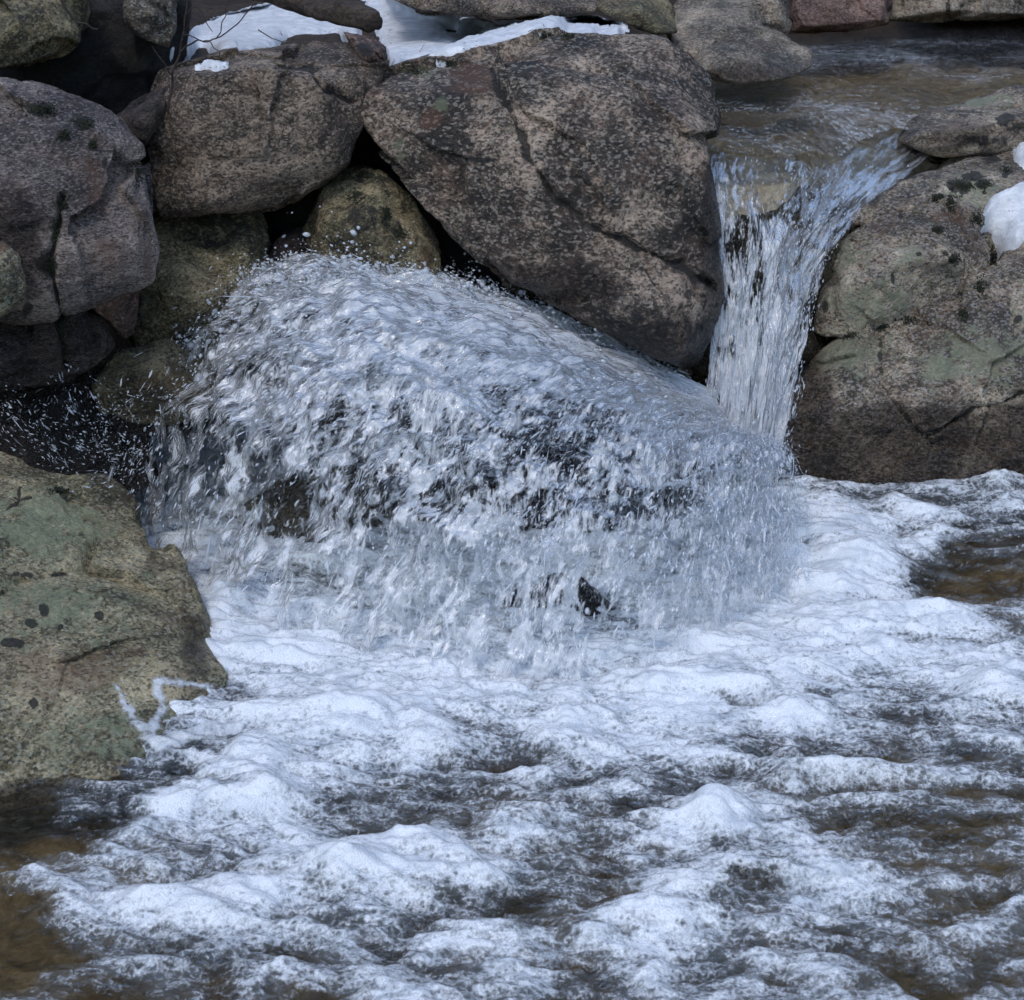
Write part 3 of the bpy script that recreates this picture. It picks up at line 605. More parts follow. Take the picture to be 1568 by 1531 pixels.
flow = np.stack([u * 1.8, v_ * 0.95, 0 * u + 20], -1)
tag(mesh_np('waterfall', P, grid_faces(n2, n1), M_splash, {'cover': den, 'late': 0.35 * sstep(0.8, 2.5, bb)}, vecs={'flow': flow}),
    'pale chute of falling water between the largest boulder and the right bank', 'waterfall', kind='structure')
n = 6500
a_ = rng.uniform(0, 4, n); b_ = 0.8 + 5.2 * rng.uniform(0, 1, n) ** 0.8
P, T, N = falls_pt(a_, b_); cl = fbm(np.stack([a_ * 2.4, b_ * 1.4, 0 * a_], -1), 3)
pr = 0.25 + 0.6 * np.exp(-((a_ - 3.1) / 0.8) ** 2) + 0.35 * np.exp(-((a_ - 0.1) / 0.25) ** 2) + 0.4 * sstep(3.5, 5.5, b_)
keep = rng.uniform(0, 1, n) < pr * (0.6 + cl); P, T, N = P[keep], T[keep], N[keep]; n = len(P)
P = P + N * np.abs(rng.normal(0.012, 0.015, n))[:, None] + rng.normal(0, 0.006, (n, 3))
T = T / np.linalg.norm(T, axis=1)[:, None] + rng.normal(0, 0.22, (n, 3))
L = rng.lognormal(math.log(0.009), 0.5, n); R = np.minimum(rng.lognormal(math.log(0.0018), 0.45, n), L * 0.6)
spindles('falling_drops', P, T, L, R, np.clip(rng.beta(1.3, 1.4, n), 0.1, 0.95), M_drop, 'white streaks tumbling down the falls beside the largest boulder', 'falling drops')

# thin threads of water running over the black rock at the left
TH = [[(95,560,5.7),(105,610,5.66),(130,640,5.64),(150,670,5.62),(160,720,5.6)],[(20,640,5.62),(60,620,5.6),(120,655,5.6),(180,640,5.7),(230,600,5.8)],[(0,650,5.6),(40,680,5.58),(100,715,5.58),(170,735,5.6)],[(140,600,5.75),(170,650,5.72),(200,690,5.68),(180,730,5.65)],[(0,600,5.65),(50,650,5.6),(90,720,5.58)],[(160,590,5.85),(200,620,5.8),(260,600,5.78),(300,590,5.75)],[(200,690,5.66),(150,690,5.62),(110,670,5.62)],[(250,640,5.7),(200,720,5.62),(130,745,5.6)]]
Pl, Tl = [], []
for q_, l in enumerate(TH):
    A_ = np.array([at(*p_) for p_ in l])[:, None, :]; k_ = 140
    x_ = rng.uniform(0, len(l) - 1.001, k_); c_ = cat_rom(A_, x_)[:, 0]; d_ = cat_rom(A_, np.minimum(x_ + 0.02, len(l) - 1.0005))[:, 0] - c_
    off_ = 0.05 * np.stack([perlin(np.stack([x_ * 3, 0 * x_ + q_ * 3.3, 0 * x_ + j], -1)) for j in range(3)], -1)
    Pl.append(c_ + off_ + rng.normal(0, 0.024, (k_, 3)) * rng.uniform(0.1, 2.0, (k_, 1))); Tl.append(d_ / np.linalg.norm(d_, axis=1)[:, None])
Pl, Tl = np.vstack(Pl), np.vstack(Tl) + rng.normal(0, 0.35, (len(TH) * 140, 3))
L = rng.lognormal(math.log(0.0048), 0.7, len(Pl)); R = np.minimum(rng.lognormal(math.log(0.0016), 0.5, len(Pl)), L * 0.7)
spindles('splashing_threads', Pl, Tl, L, R, rng.uniform(0.1, 0.8, len(Pl)) ** 1.5, M_drop, 'thin white threads of water splashing over the black rock at the left edge', 'splashing water')

# ------------------------------------------------------------------ upper pool
def clear_water_mat(name, tint, scale=1.0, milk=0.0):
    t = NT(name); tc = t.n('ShaderNodeTexCoord').outputs['Object']
    f = t.attr('foam').outputs['Fac']
    big = t.noise(t.scale(tc, (1, 1.6, 1)), 7 * scale, 5, 0.6, 0.5); mid = t.noise(t.scale(tc, (1, 1.5, 1)), 30 * scale, 5, 0.65, 0.4); fin = t.noise(tc, 120, 3, 0.6)
    vo = t.n('ShaderNodeTexVoronoi', _feature='SMOOTH_F1', Vector=t.n('ShaderNodeVectorMath', _operation='ADD', i0=tc, i1=t.n('ShaderNodeVectorMath', _operation='SCALE', i0=t.n('ShaderNodeTexNoise', Vector=tc, Scale=40.0).outputs['Color'], Scale=0.02).outputs[0]).outputs[0], Scale=170.0).outputs['Distance']
    vf = t.n('ShaderNodeTexVoronoi', Vector=tc, Scale=210.0).outputs['Distance']
    x = t.math('ADD', f, t.math('ADD', t.math('MULTIPLY', t.math('SUBTRACT', mid, 0.5), 0.95), t.math('MULTIPLY', t.math('SUBTRACT', big, 0.5), 0.5)))
    vn = t.n('ShaderNodeTexVoronoi', _feature='DISTANCE_TO_EDGE', Vector=t.n('ShaderNodeVectorMath', _operation='ADD', i0=tc, i1=t.n('ShaderNodeVectorMath', _operation='SCALE', i0=t.n('ShaderNodeTexNoise', Vector=tc, Scale=25.0, Detail=4.0).outputs['Color'], Scale=0.04).outputs[0]).outputs[0], Scale=46.0).outputs['Distance']
    x = t.math('ADD', x, t.math('MULTIPLY', t.math('SUBTRACT', 0.42, vo), 0.35))
    x = t.math('ADD', x, t.math('MULTIPLY', t.math('SUBTRACT', 0.10, vn), 0.65))
    x = t.math('ADD', x, t.math('MULTIPLY', t.math('SUBTRACT', fin, 0.5), 0.3))
    rd = t.noise(t.scale(tc, (0.7, 1.5, 1), (0, 0, 0.17)), 15 * scale, 4, 0.55, 0.8)
    rd = t.math('SUBTRACT', 1.0, t.math('MULTIPLY', t.math('ABSOLUTE', t.math('SUBTRACT', rd, 0.5)), 6.0))
    x = t.math('ADD', x, t.math('MULTIPLY', t.math('SUBTRACT', rd, 0.35), t.math('MULTIPLY', t.step(f, 1.25, 0.5), 0.26)))
    m = t.step(x, 0.20, 0.94)
    nb = t.bump(t.math('ADD', mid, t.math('MULTIPLY', big, 1.5)), 0.9, 0.05)
    lw = t.n('ShaderNodeFresnel', IOR=1.33, Normal=nb)
    gl = t.n('ShaderNodeBsdfGlossy', Color=(1, 1, 1, 1), Roughness=0.06, Normal=nb)
    tp = t.n('ShaderNodeBsdfTransparent', Color=(*tint, 1))
    wat = t.n('ShaderNodeMixShader', i0=lw.outputs[0], i1=tp.outputs[0], i2=gl.outputs[0])
    air = t.n('ShaderNodeBsdfDiffuse', Color=(0.27, 0.305, 0.325, 1), Normal=nb)
    wat = t.n('ShaderNodeMixShader', i0=t.math('MULTIPLY', t.step(t.math('ADD', f, t.math('MULTIPLY', t.math('SUBTRACT', big, 0.5), 0.9)), -0.1, 0.75), milk), i1=wat.outputs[0], i2=air.outputs[0])
    h = t.math('ADD', t.math('MULTIPLY', t.math('SUBTRACT', 0.5, vf), 0.5), t.math('ADD', t.math('MULTIPLY', fin, 0.5), t.math('MULTIPLY', mid, 1.2)))
    fb = t.bump(h, 0.42, 0.010)
    fc = t.mix(t.step(vf, 0.2, 0.62), (0.94, 0.955, 0.965), (0.76, 0.81, 0.85))
    aer = t.step(t.noise(t.scale(tc, (0.8, 1.5, 1), (0, 0, 0.2)), 8, 6, 0.6, 0.6), 0.46, 0.70)
    fc = t.mix(t.math('MULTIPLY', aer, 0.75), fc, t.mix(0.65, fc, (0.34, 0.42, 0.49)))
    fo = t.n('ShaderNodeBsdfPrincipled', Base__Color=fc, Roughness=0.22, Normal=fb)
    return t.surf(t.n('ShaderNodeMixShader', i0=t.math('MULTIPLY', m, 0.96), i1=wat.outputs[0], i2=fo.outputs[0]).outputs[0])
M_pool = clear_water_mat('pool_water', (0.84, 0.77, 0.60), milk=0.62)
M_upper = clear_water_mat('upper_water', (0.92, 0.88, 0.80), scale=1.4)

UC = [(1100,165,7.6,.0),(1150,165,7.6,.1),(1212,165,7.7,.2),(1365,190,7.95,.35),(1475,212,8.1,.5),(1092,225,7.0,.1),(1148,228,7.05,.1),(1210,230,7.1,.35),(1305,258,7.4,.3),(1390,268,7.5,.6)]
ctrl = [(*at(x, y, Yy), f) for x, y, Yy, f in UC]
for x, y, z, f in [(1100,130,1.24,.05),(1210,120,1.24,.45),(1300,130,1.22,.05),(1400,140,1.22,.1),(1500,120,1.23,.15),(1568,100,1.25,.1),(1250,90,1.25,.3),(1350,85,1.25,.3),(1450,75,1.25,.25),(1568,80,1.25,.2),(1250,50,1.26,.0),(1400,45,1.26,.0),(1568,40,1.26,.0),(1400,30,1.26,.4),(1480,29,1.26,.35),(1700,60,1.26,0),(1700,130,1.25,0),(1220,180,1.18,.65),(1160,140,1.22,.3),(1470,105,1.23,.4),(1540,100,1.24,.35),(1180,200,1.17,.05)]:
    p_ = on_z(x, y, z); ctrl.append((*p_, f))
ctrl = np.array(ctrl)
def tps(C, val):
    d = np.linalg.norm(C[:, None] - C[None], axis=2); K = np.where(d > 0, d * d * np.log(d + 1e-9), 0) + 1e-3 * np.eye(len(C))
    Q = np.hstack([np.ones((len(C), 1)), C]); A = np.block([[K, Q], [Q.T, np.zeros((3, 3))]])
    return np.linalg.solve(A, np.concatenate([val, np.zeros(3)]))
def tps_eval(C, w_, P):
    d = np.linalg.norm(P[:, None] - C[None], axis=2)
    return np.where(d > 0, d * d * np.log(d + 1e-9), 0) @ w_[:len(C)] + w_[len(C)] + P @ w_[len(C) + 1:]
wz = tps(ctrl[:, :2], ctrl[:, 2])
# rows from the lip line back to the far end of the pool
n1, n2 = 420, 420
lip = np.array([C3[0, 1], C3[1, 1], C3[2, 1], C3[3, 0], C3[4, 0], at(1600, 175, 8.4), at(1760, 140, 9.0)]); lip[:5] += np.array([0, -0.06, -0.008])
lx = np.interp(np.linspace(0, 6, n1), np.arange(7), lip[:, 0]); ly = np.interp(np.linspace(0, 6, n1), np.arange(7), lip[:, 1])
lx[0] -= 0.1
fr = np.linspace(0, 1, n2) ** 1.2
Xu = lx[None] * (1 - fr[:, None]) + (np.linspace(0.9, 6.5, n1))[None] * fr[:, None]
Yu = ly[None] * (1 - fr[:, None]) + 11.6 * fr[:, None]
Q = np.stack([Xu.ravel(), Yu.ravel()], -1)
zu = np.clip(tps_eval(ctrl[:, :2], wz, Q), 0.6, 1.262)
rip = 0.014 * ridged(v2(Q[:, 0] * 4, Q[:, 1] * 2.5), 3) + 0.010 * fbm(v2(Q[:, 0] * 12, Q[:, 1] * 8), 3)
calm = 0.25 + 0.75 * (1 - sstep(8.6, 9.8, Q[:, 1]))
zu = zu + rip * calm
fw = np.exp(-(np.linalg.norm(Q[:, None] - ctrl[None, :, :2], axis=2) / 0.35) ** 2) + 1e-6
fo = (fw @ ctrl[:, 3]) / fw.sum(1) + 0.25 * fbm(v2(Q[:, 0] * 3, Q[:, 1] * 2.2, 4), 3) - 0.06
tag(mesh_np('water', np.stack([Q[:, 0], Q[:, 1], zu], -1), grid_faces(n2, n1), M_upper, {'foam': fo}), kind='structure')
# bed of the upper pool follows a hand below the surface
zb = np.clip(tps_eval(ctrl[:, :2], wz, Q), 0.6, 1.262) - 0.13 - 0.12 * sstep(8.0, 9.0, Q[:, 1]) + 0.07 * fbm(v2(Q[:, 0] * 2.5, Q[:, 1] * 2.0, 9), 4)
BV = np.stack([Q[:, 0], Q[:, 1] + 0.05, zb], -1); BV = np.vstack([BV[:n1] + np.array([0, 0.1, -0.9]), BV])
tag(mesh_np('stream_bed', BV, grid_faces(n2 + 1, n1), bed_up), kind='structure')

# ------------------------------------------------------------------ lower pool with foam
nx, ny = 980, 860
xs = np.linspace(-3.0, 3.9, nx); ys = np.linspace(1.6, 7.0, ny)
X, Y = np.meshgrid(xs, ys); X, Y = X.ravel(), Y.ravel()
FD = [(0,1250,-.1),(60,1300,.0),(0,1400,-.2),(40,1480,-.2),(90,1180,.0),(150,1240,.3),(200,1290,.45),(250,1200,.3),(100,1345,.6),(60,1470,.15),(120,1520,.2),(200,1400,.95),(330,1380,1.0),(180,1460,.45),(280,1480,.35),
      (370,1190,1.1),(330,1250,1.0),(420,1230,1.05),(300,1330,.55),(250,1320,.4),(480,1330,1.1),(560,1310,1.1),(700,1340,1.05),(620,1390,.45),(560,1410,.35),(420,1420,.8),(450,1470,.5),(380,1500,.4),(600,1470,.7),(700,1430,.75),(760,1480,.75),(800,1430,.55),
      (520,1230,.55),(620,1240,.5),(600,1170,.9),(480,1120,1.1),(380,1000,1.2),(300,900,1.2),(330,960,1.2),(450,980,1.2),(600,1060,1.1),(550,1110,1.15),(700,1050,1.1),(760,1150,.55),(740,1170,.4),(680,1190,.6),(850,1150,.9),(880,1240,.6),(800,1250,.7),(950,1240,.4),(1000,1200,.6),(900,1060,1.0),(900,965,.75),(980,1000,1.0),(750,960,.95),(560,920,.9),(430,880,.7),(660,1020,1.1),(1050,1000,1.3),(1050,1090,1.2),(1000,1130,1.1),(1150,940,1.2),(1250,900,1.2),(1330,880,1.2),(1250,790,1.1),(1350,830,1.0),(1300,960,1.2),(1450,960,1.1),(1540,960,.55),(1520,800,.38),(1480,760,.55),(1400,770,.5),(1330,760,.55),(1500,850,.2),(1460,885,.15),(1540,870,.2),(1380,810,.75),
      (1200,1040,.95),(1150,1080,.8),(1300,1060,.85),(1230,1110,.9),(1400,1010,.95),(1420,1100,.45),(1540,1060,1.1),(1500,1110,.5),(1300,1160,.45),(1200,1160,.55),(1330,1200,.7),(1420,1190,.6),(1500,1180,.4),(1100,1250,1.15),(1180,1280,1.0),(1050,1310,.75),(1150,1310,.6),(1270,1260,.55),(1380,1260,.35),(1450,1230,.12),(1540,1230,.08),(1480,1290,.25),(1560,1310,.2),(1400,1330,.5),(1270,1340,.75),(1150,1380,.4),(1050,1350,.9),(980,1400,1.0),(1000,1430,.95),(900,1360,.35),(870,1400,.35),(1250,1400,.8),(1180,1440,.55),(1300,1430,.4),(1450,1400,.55),(1540,1400,.45),(1400,1480,.45),(1530,1480,.45),(1250,1490,.6),(1100,1480,.55),(1000,1500,.6),(880,1500,.55),(300,1100,.75),(230,1090,.5),(270,1145,.5),(200,850,1.0),(700,900,1.1),(1700,900,.6),(1700,1200,.3),(1700,1450,.4),(-150,1300,-.2)]
FD = np.array(FD, float); fc_ = on_z(FD[:, 0], FD[:, 1])[:, :2]
num = np.zeros(len(X)); den_ = np.zeros(len(X)) + 1e-9
wx_ = X + 0.05 * fbm(v2(X * 4, Y * 6, 2.2), 3); wy_ = Y + 0.035 * fbm(v2(X * 4, Y * 6, 7.7), 3)
for (cx, cy), vv in zip(fc_, FD[:, 2]):
    wgt = 1.0 / ((((wx_ - cx) * 0.8) ** 2 + ((wy_ - cy) * 1.25) ** 2) + 0.0016) ** 2
    num += wgt * vv; den_ += wgt
dens = num / den_
BUMPS = [(370,1200,75,55,.08),(420,1210,40,30,.03),(480,1345,110,28,.07),(580,1310,80,25,.05),(690,1345,70,35,.07),(250,1395,150,30,.05),(1100,1255,52,36,.075),(1190,1275,60,30,.045),(1050,1395,120,20,.05),(1230,1345,170,16,.06),(970,1420,90,24,.06),(480,1120,120,40,.05),(330,950,70,70,.04),(430,1000,130,40,.03),(600,1100,160,40,.04),(1080,1030,110,50,.05),(1250,840,90,60,.07),(1340,870,90,35,.06),(1420,760,170,24,.05),(1250,765,60,25,.04),(1540,765,60,24,.05),(1400,960,160,25,.07),(1540,1060,60,28,.08),(1220,1095,60,20,.06),(1330,1060,90,16,.04),(1280,1195,150,12,.05),(1100,1150,60,15,.03),(280,1105,70,40,.05),(215,1090,40,30,.04),(900,1090,180,30,.03),(850,1150,60,20,.04),(800,1250,60,18,.04),(1450,880,80,40,-.06),(900,1385,60,25,-.04),(760,1165,60,20,-.04),(1480,1100,50,15,-.04),(620,1390,60,18,-.04)]
hz = np.zeros(len(X))
for x, y, rx, ry, h in BUMPS:
    c = on_z(x, y); sx = abs(on_z(x + rx, y)[0] - c[0]); sy = abs(on_z(x, y + ry)[1] - c[1])
    hz += 0.8 * h * np.exp(-(((wx_ - c[0]) / sx) ** 2 + ((wy_ - c[1]) / sy) ** 2) ** 1.35)
xr, yr = X * 0.985 - Y * 0.17, X * 0.17 + Y * 0.985
wq = v2(xr * 1.6 + 0.3 * fbm(v2(xr * 2, yr * 2, 1), 3), yr * 4.2 + 0.4 * fbm(v2(xr * 1.5, yr * 2.5, 3), 3))
r1 = ridged(wq, 3, 0.45); bl = np.abs(perlin(wq * np.array([1.7, 1.2, 1]) + 40)) * 2 + np.abs(perlin(wq * np.array([3.6, 2.6, 1]) + 70)) + 0.5 * np.abs(perlin(wq * np.array([8, 5.5, 1]) + 90)); r2 = ridged(v2(xr * 6, yr * 11, 5), 3)
rough = sstep(-0.2, 0.5, dens)
turb = sstep(0.85, 1.15, dens)
z = hz + (0.012 + 0.022 * rough) * (r1 - 0.35) + 0.024 * rough * (bl - 0.9) + (0.003 + 0.013 * rough) * r2 + 0.012 * turb * fbm(v2(X * 7, Y * 9, 6), 3) + 0.004 * fbm(v2(X * 35, Y * 35), 2)
foam = dens * 0.85 + (0.22 * (r1 - 0.35) + 0.26 * (bl - 0.9)) * (1 - 0.6 * turb) + 0.16 * r2 * (1 - 0.8 * turb) + 0.20 * fbm(v2(xr * 5, yr * 15, 8), 3) + 0.22 * fbm(v2(xr * 2.2, yr * 9.5, 18), 3)
foam += np.clip(hz, 0, 0.1) * 1.5
foam -= 0.18
tag(mesh_np('water', np.stack([X, Y, z], -1), grid_faces(ny, nx), M_pool, {'foam': foam, 'air': dens}), kind='structure')

# ------------------------------------------------------------------ snow
def snow_mat():
    t = NT('old_snow'); tc = t.n('ShaderNodeTexCoord').outputs['Object']
    a = t.noise(tc, 14, 6, 0.65); b = t.noise(tc, 90, 4, 0.7); deb = t.noise(t.scale(tc, (1, 2.2, 2.2), (0.3, 0.2, 0.6)), 26, 8, 0.8, 0.6)
    c = t.mix(t.step(a, 0.4, 0.65), (0.60, 0.63, 0.66), (0.82, 0.84, 0.86))
    c = t.mix(t.math('MULTIPLY', t.step(deb, 0.60, 0.66), 0.8), c, (0.10, 0.085, 0.07))
    p = t.n('ShaderNodeBsdfPrincipled', Base__Color=c, Roughness=0.6, Normal=t.bump(t.math('ADD', a, t.math('MULTIPLY', b, 0.3)), 0.6, 0.03)); return t.surf(p.outputs[0])
M_snow = snow_mat()
def snow(label, outline, inner=(), depth=0.3, p=7, res=7, seed=0):
    return boulder(label, outline, inner, depth=depth, p=p, res=res, mat=M_snow, seed=seed, chips=0, facet=0.0, disp=1.3, name='snow_patch', cat='snow patch', shrink=0.9)
bpy.context.view_layer.update(); DG = bpy.context.evaluated_depsgraph_get()
SKIP = ('splash', 'spray', 'droplets', 'water', 'waterfall', 'falling_drops', 'splashing_threads', 'foam_film', 'needles', 'snow_patch')
def cast(px, py, wet=False):
    """first solid surface seen in that direction -> distance, normal, object"""
    d = Vector(rays(px, py)); d.normalize(); o = Vector(CAM)
    for _ in range(6):
        ok, loc, nr, _i, ob, _m = SC.ray_cast(DG, o, d)
        if not ok: return None
        if ob.name.split('.')[0] not in SKIP or (wet and ob.name.startswith('water') and not ob.name.startswith('waterfall')): return loc, nr, ob
        o = loc + d * 1e-4
    return None
def blur(A, r):
    for ax in (0, 1):
        A = np.apply_along_axis(lambda v: np.convolve(np.pad(v, r, mode='edge'), np.ones(2 * r + 1) / (2 * r + 1), mode='valid'), ax, A)
    return A
def snow_drape(label, poly, thick=0.035, ramp=20, step=2.2, seed=0, sm=4, holes=(), near=0, mat=None, name='snow_patch'):
    """old snow lying over whatever rock or ground is there: draped blanket with an uneven melting edge"""
    poly = np.array(poly, float); x0, y0 = poly.min(0) - 8; x1, y1 = poly.max(0) + 8
    gx_, gy_ = np.meshgrid(np.arange(x0, x1, step), np.arange(y0, y1, step)); sh = gx_.shape
    x, y = gx_.ravel(), gy_.ravel(); ins = np.zeros(len(x), bool)
    for (ax, ay), (bx_, by_) in zip(poly, np.roll(poly, -1, 0)):
        c = ((ay > y) != (by_ > y)) & (x < (bx_ - ax) * (y - ay) / (by_ - ay + 1e-12) + ax); ins ^= c
    sdv = seg_dist(x, y, list(map(tuple, np.vstack([poly, poly[:1]])))) * np.where(ins, 1, -1)
    sdv = sdv + 7 * fbm(v2(x / 22, y / 14, seed), 4)
    for (hx, hy, hr) in holes: sdv = np.minimum(sdv, np.hypot(x - hx, (y - hy) * 1.5) - hr + 4 * perlin(v2(x / 9, y / 9, seed)))
    Dm = np.full(len(x), np.nan)
    for i in np.nonzero(sdv > -10)[0]:
        h = cast(x[i], y[i], mat is not None)
        if h: Dm[i] = h[0].y
    Dm = np.where(np.isnan(Dm), np.nanmedian(Dm), Dm).reshape(sh)
    for _ in range(near):
        Dm = np.minimum(Dm, np.roll(Dm, 1, 0)); Dm = np.minimum(Dm, np.roll(Dm, -1, 0))
    S_ = blur(blur(Dm, sm), sm); Dm = np.minimum(Dm, S_) * 0.4 + S_ * 0.6 if sm > 2 else Dm
    Pn = at(x, y, Dm.ravel())
    hh = thick * np.sqrt(np.clip(sdv / ramp, 0, 1)) - 0.03 * np.clip(-sdv / 6, 0, 1) + 0.012 * fbm(Pn * 9 + seed, 4) * np.clip(sdv / 6, 0, 1)
    Pn = Pn + np.array([0, -0.35, 0.9]) * hh[:, None]
    F = grid_faces(*sh); F = F[(sdv[F] > -9).all(1)]
    us, inv_ = np.unique(F.ravel(), return_inverse=True)
    Pn = Pn[us]; loc = np.array([Pn[:, 0].mean(), Pn[:, 1].mean(), Pn[:, 2].min()])
    o = mesh_np(name, Pn, inv_.reshape(F.shape), mat or M_snow, {'edge': np.clip(sdv[us] / 9.0, -0.3, 1)}, loc=loc)
    return tag(o, label, 'snow patch', 'patches of old snow') if mat is None else tag(o, label, 'foam', kind='stuff')
snow_drape('dirty snow patch lying on the blocky brown boulder under the bare twigs', [(243,98),(268,60),(300,42),(345,22),(420,2),(450,0),(500,22),(548,38),(548,50),(500,52),(440,58),(420,70),(362,88),(355,100),(338,92),(330,78),(300,76),(275,92)], seed=1, sm=5)
snow_drape('tiny snow scrap on the front edge of the blocky brown boulder', [(300,106),(318,96),(350,97),(350,104),(330,110)], thick=0.03, ramp=6, step=1.5, seed=2, sm=1)
snow_drape('twig littered snow field in the hollow between the log and the largest boulder', [(560,-12),(640,-12),(650,8),(690,18),(702,30),(740,26),(760,40),(700,72),(650,92),(598,108),(594,78),(580,50),(566,30)], thick=0.04, seed=3, sm=6, holes=[(693,46,9)])
snow_drape('long snow strip along the top of the largest boulder', [(640,92),(690,68),(760,42),(830,28),(900,24),(958,36),(945,50),(905,50),(850,46),(790,60),(720,78)], seed=4, sm=4, near=4)
snow_drape('white snow lump on the right edge above the rounded pink boulder', [(1503,338),(1510,312),(1530,304),(1548,292),(1600,284),(1640,300),(1630,350),(1580,368),(1560,384),(1536,388),(1520,372),(1516,352)], thick=0.10, ramp=22, seed=5, sm=5)
snow_drape('small snow lump at the right edge higher than the other', [(1550,243),(1560,226),(1620,218),(1630,250),(1568,262)], thick=0.07, ramp=12, seed=6, sm=3)
M_twig2 = (lambda t: t.surf(t.n('ShaderNodeBsdfPrincipled', Base__Color=(0.045, 0.03, 0.02, 1), Roughness=0.9).outputs[0]))(NT('needle_brown'))
# ------------------------------------------------------------------ moss tufts, parts of the boulders they grow on
def moss_mat():
    t = NT('black_moss'); tc = t.n('ShaderNodeTexCoord').outputs['Object']
    c = t.mix(t.noise(tc, 60, 3), (0.006, 0.008, 0.005), (0.028, 0.036, 0.014))
    return t.surf(t.n('ShaderNodeBsdfPrincipled', Base__Color=c, Roughness=0.9).outputs[0])
M_moss = moss_mat()
def moss(spots, dens=1.0):
    """spots: (px, py, rx, ry) patches; tufts of short blades, one mesh per boulder"""
    per = {}
    for (x, y, rx, ry) in spots:
        for _ in range(int(dens * (5 + 0.22 * rx * ry))):
            a, r = random.uniform(0, 6.283), abs(random.gauss(0, 0.7))
            h = cast(x + rx * r * math.cos(a), y + ry * r * math.sin(a))
            if h and h[2].name.startswith(('boulder', 'rock')): per.setdefault(h[2].name, []).append((np.array(h[0]), np.array(h[1]), 1 - min(r, 1) * 0.6))
    for nm, lst in per.items():
        V, F = [], []
        for P_, N_, k in lst:
            for _ in range(9):
                d = N_ + 0.7 * rng.normal(size=3); d /= np.linalg.norm(d); a = np.cross(d, rng.normal(size=3)); a /= np.linalg.norm(a)
                L_ = rng.uniform(0.004, 0.011) * (0.5 + k); b_ = P_ + 0.007 * rng.normal(size=3) - 0.004 * N_; w_ = 0.0035
                i = len(V); e = np.cross(d, a)
                V += [b_ + a * w_, b_ - a * w_ * 0.5 + e * w_, b_ - a * w_ * 0.5 - e * w_, b_ + d * L_]
                F += [(i, i + 1, i + 3), (i + 1, i + 2, i + 3), (i + 2, i, i + 3)]
        ob = bpy.data.objects[nm]
        o = mesh_np('moss', np.array(V), np.array(F), M_moss, parent=ob, loc=np.array(ob.location)); o['kind'] = 'stuff'
moss([(130,192,16,10),(97,207,9,6),(142,222,5,9),(60,168,28,8),(95,312,7,14),(74,405,14,16),(85,360,5,26),(95,500,5,30),(212,262,4,14),
      (1475,285,26,9),(1455,310,8,13),(1505,282,9,8),(1540,262,8,6),(1495,335,12,10),(1440,303,30,4),(1462,397,8,7),(1436,352,9,5),(1300,515,24,4),(1350,502,26,4),(1390,490,18,5),(1500,440,8,22),(1475,480,8,18),(1520,395,7,16),
      (90,752,16,4),
      (690,98,26,6),(835,55,10,5),(870,57,9,5),(640,112,14,4),(545,300,12,10),(590,330,8,20),(610,360,10,10),(560,270,22,6)])

# needles and bits of twig on the snow
bpy.context.view_layer.update(); DG = bpy.context.evaluated_depsgraph_get()
Pn_, Tn_ = [], []
while len(Pn_) < 420:
    d_ = Vector(rays(random.uniform(245, 960), random.uniform(0, 105))).normalized(); ok_, l_, n_, _i, ob_, _m = SC.ray_cast(DG, Vector(CAM), d_)
    if ok_ and ob_.name.startswith('snow_patch'):
        tv = rng.normal(size=3); nn_ = np.array(n_); tv -= nn_ * (tv @ nn_); Pn_.append(np.array(l_) + nn_ * 0.002); Tn_.append(tv)
nl = len(Pn_); Ln = rng.lognormal(math.log(0.011), 0.6, nl)
spindles('needles', np.array(Pn_), np.array(Tn_), Ln, np.minimum(rng.uniform(0.0008, 0.0022, nl), Ln * 0.5), np.ones(nl), M_twig2, 'brown needles and twig scraps littering the old snow', 'litter')

# foam threads washed up over the toe of the green slab
def foam_mat():
    t = NT('foam_film'); tc = t.n('ShaderNodeTexCoord').outputs['Object']; a = t.noise(tc, 26, 7, 0.65); vf = t.n('ShaderNodeTexVoronoi', Vector=tc, Scale=190.0).outputs['Distance']
    p = t.n('ShaderNodeBsdfPrincipled', Base__Color=t.mix(vf, (0.92, 0.94, 0.95), (0.6, 0.67, 0.73)), Roughness=0.25, Normal=t.bump(a, 0.5, 0.01))
    tp = t.n('ShaderNodeBsdfTransparent'); return t.surf(t.n('ShaderNodeMixShader', i0=t.math('MULTIPLY', t.step(t.math('ADD', t.attr('edge').outputs['Fac'], t.math('MULTIPLY', t.math('SUBTRACT', a, 0.5), 2.8)), 0.1, 1.3), 0.75), i1=tp.outputs[0], i2=p.outputs[0]).outputs[0])
snow_drape('lacy white foam film washed over the toe of the green slab', [(168,1043),(182,1046),(206,1083),(226,1106),(238,1082),(226,1040),(246,1032),(300,1042),(345,1050),(350,1064),(300,1056),(254,1054),(260,1086),(246,1122),(290,1108),(335,1096),(385,1104),(370,1132),(300,1140),(242,1160),(220,1142),(198,1112),(184,1082)], thick=0.005, ramp=9, step=1.5, seed=9, sm=2, mat=foam_mat(), name='foam_film')

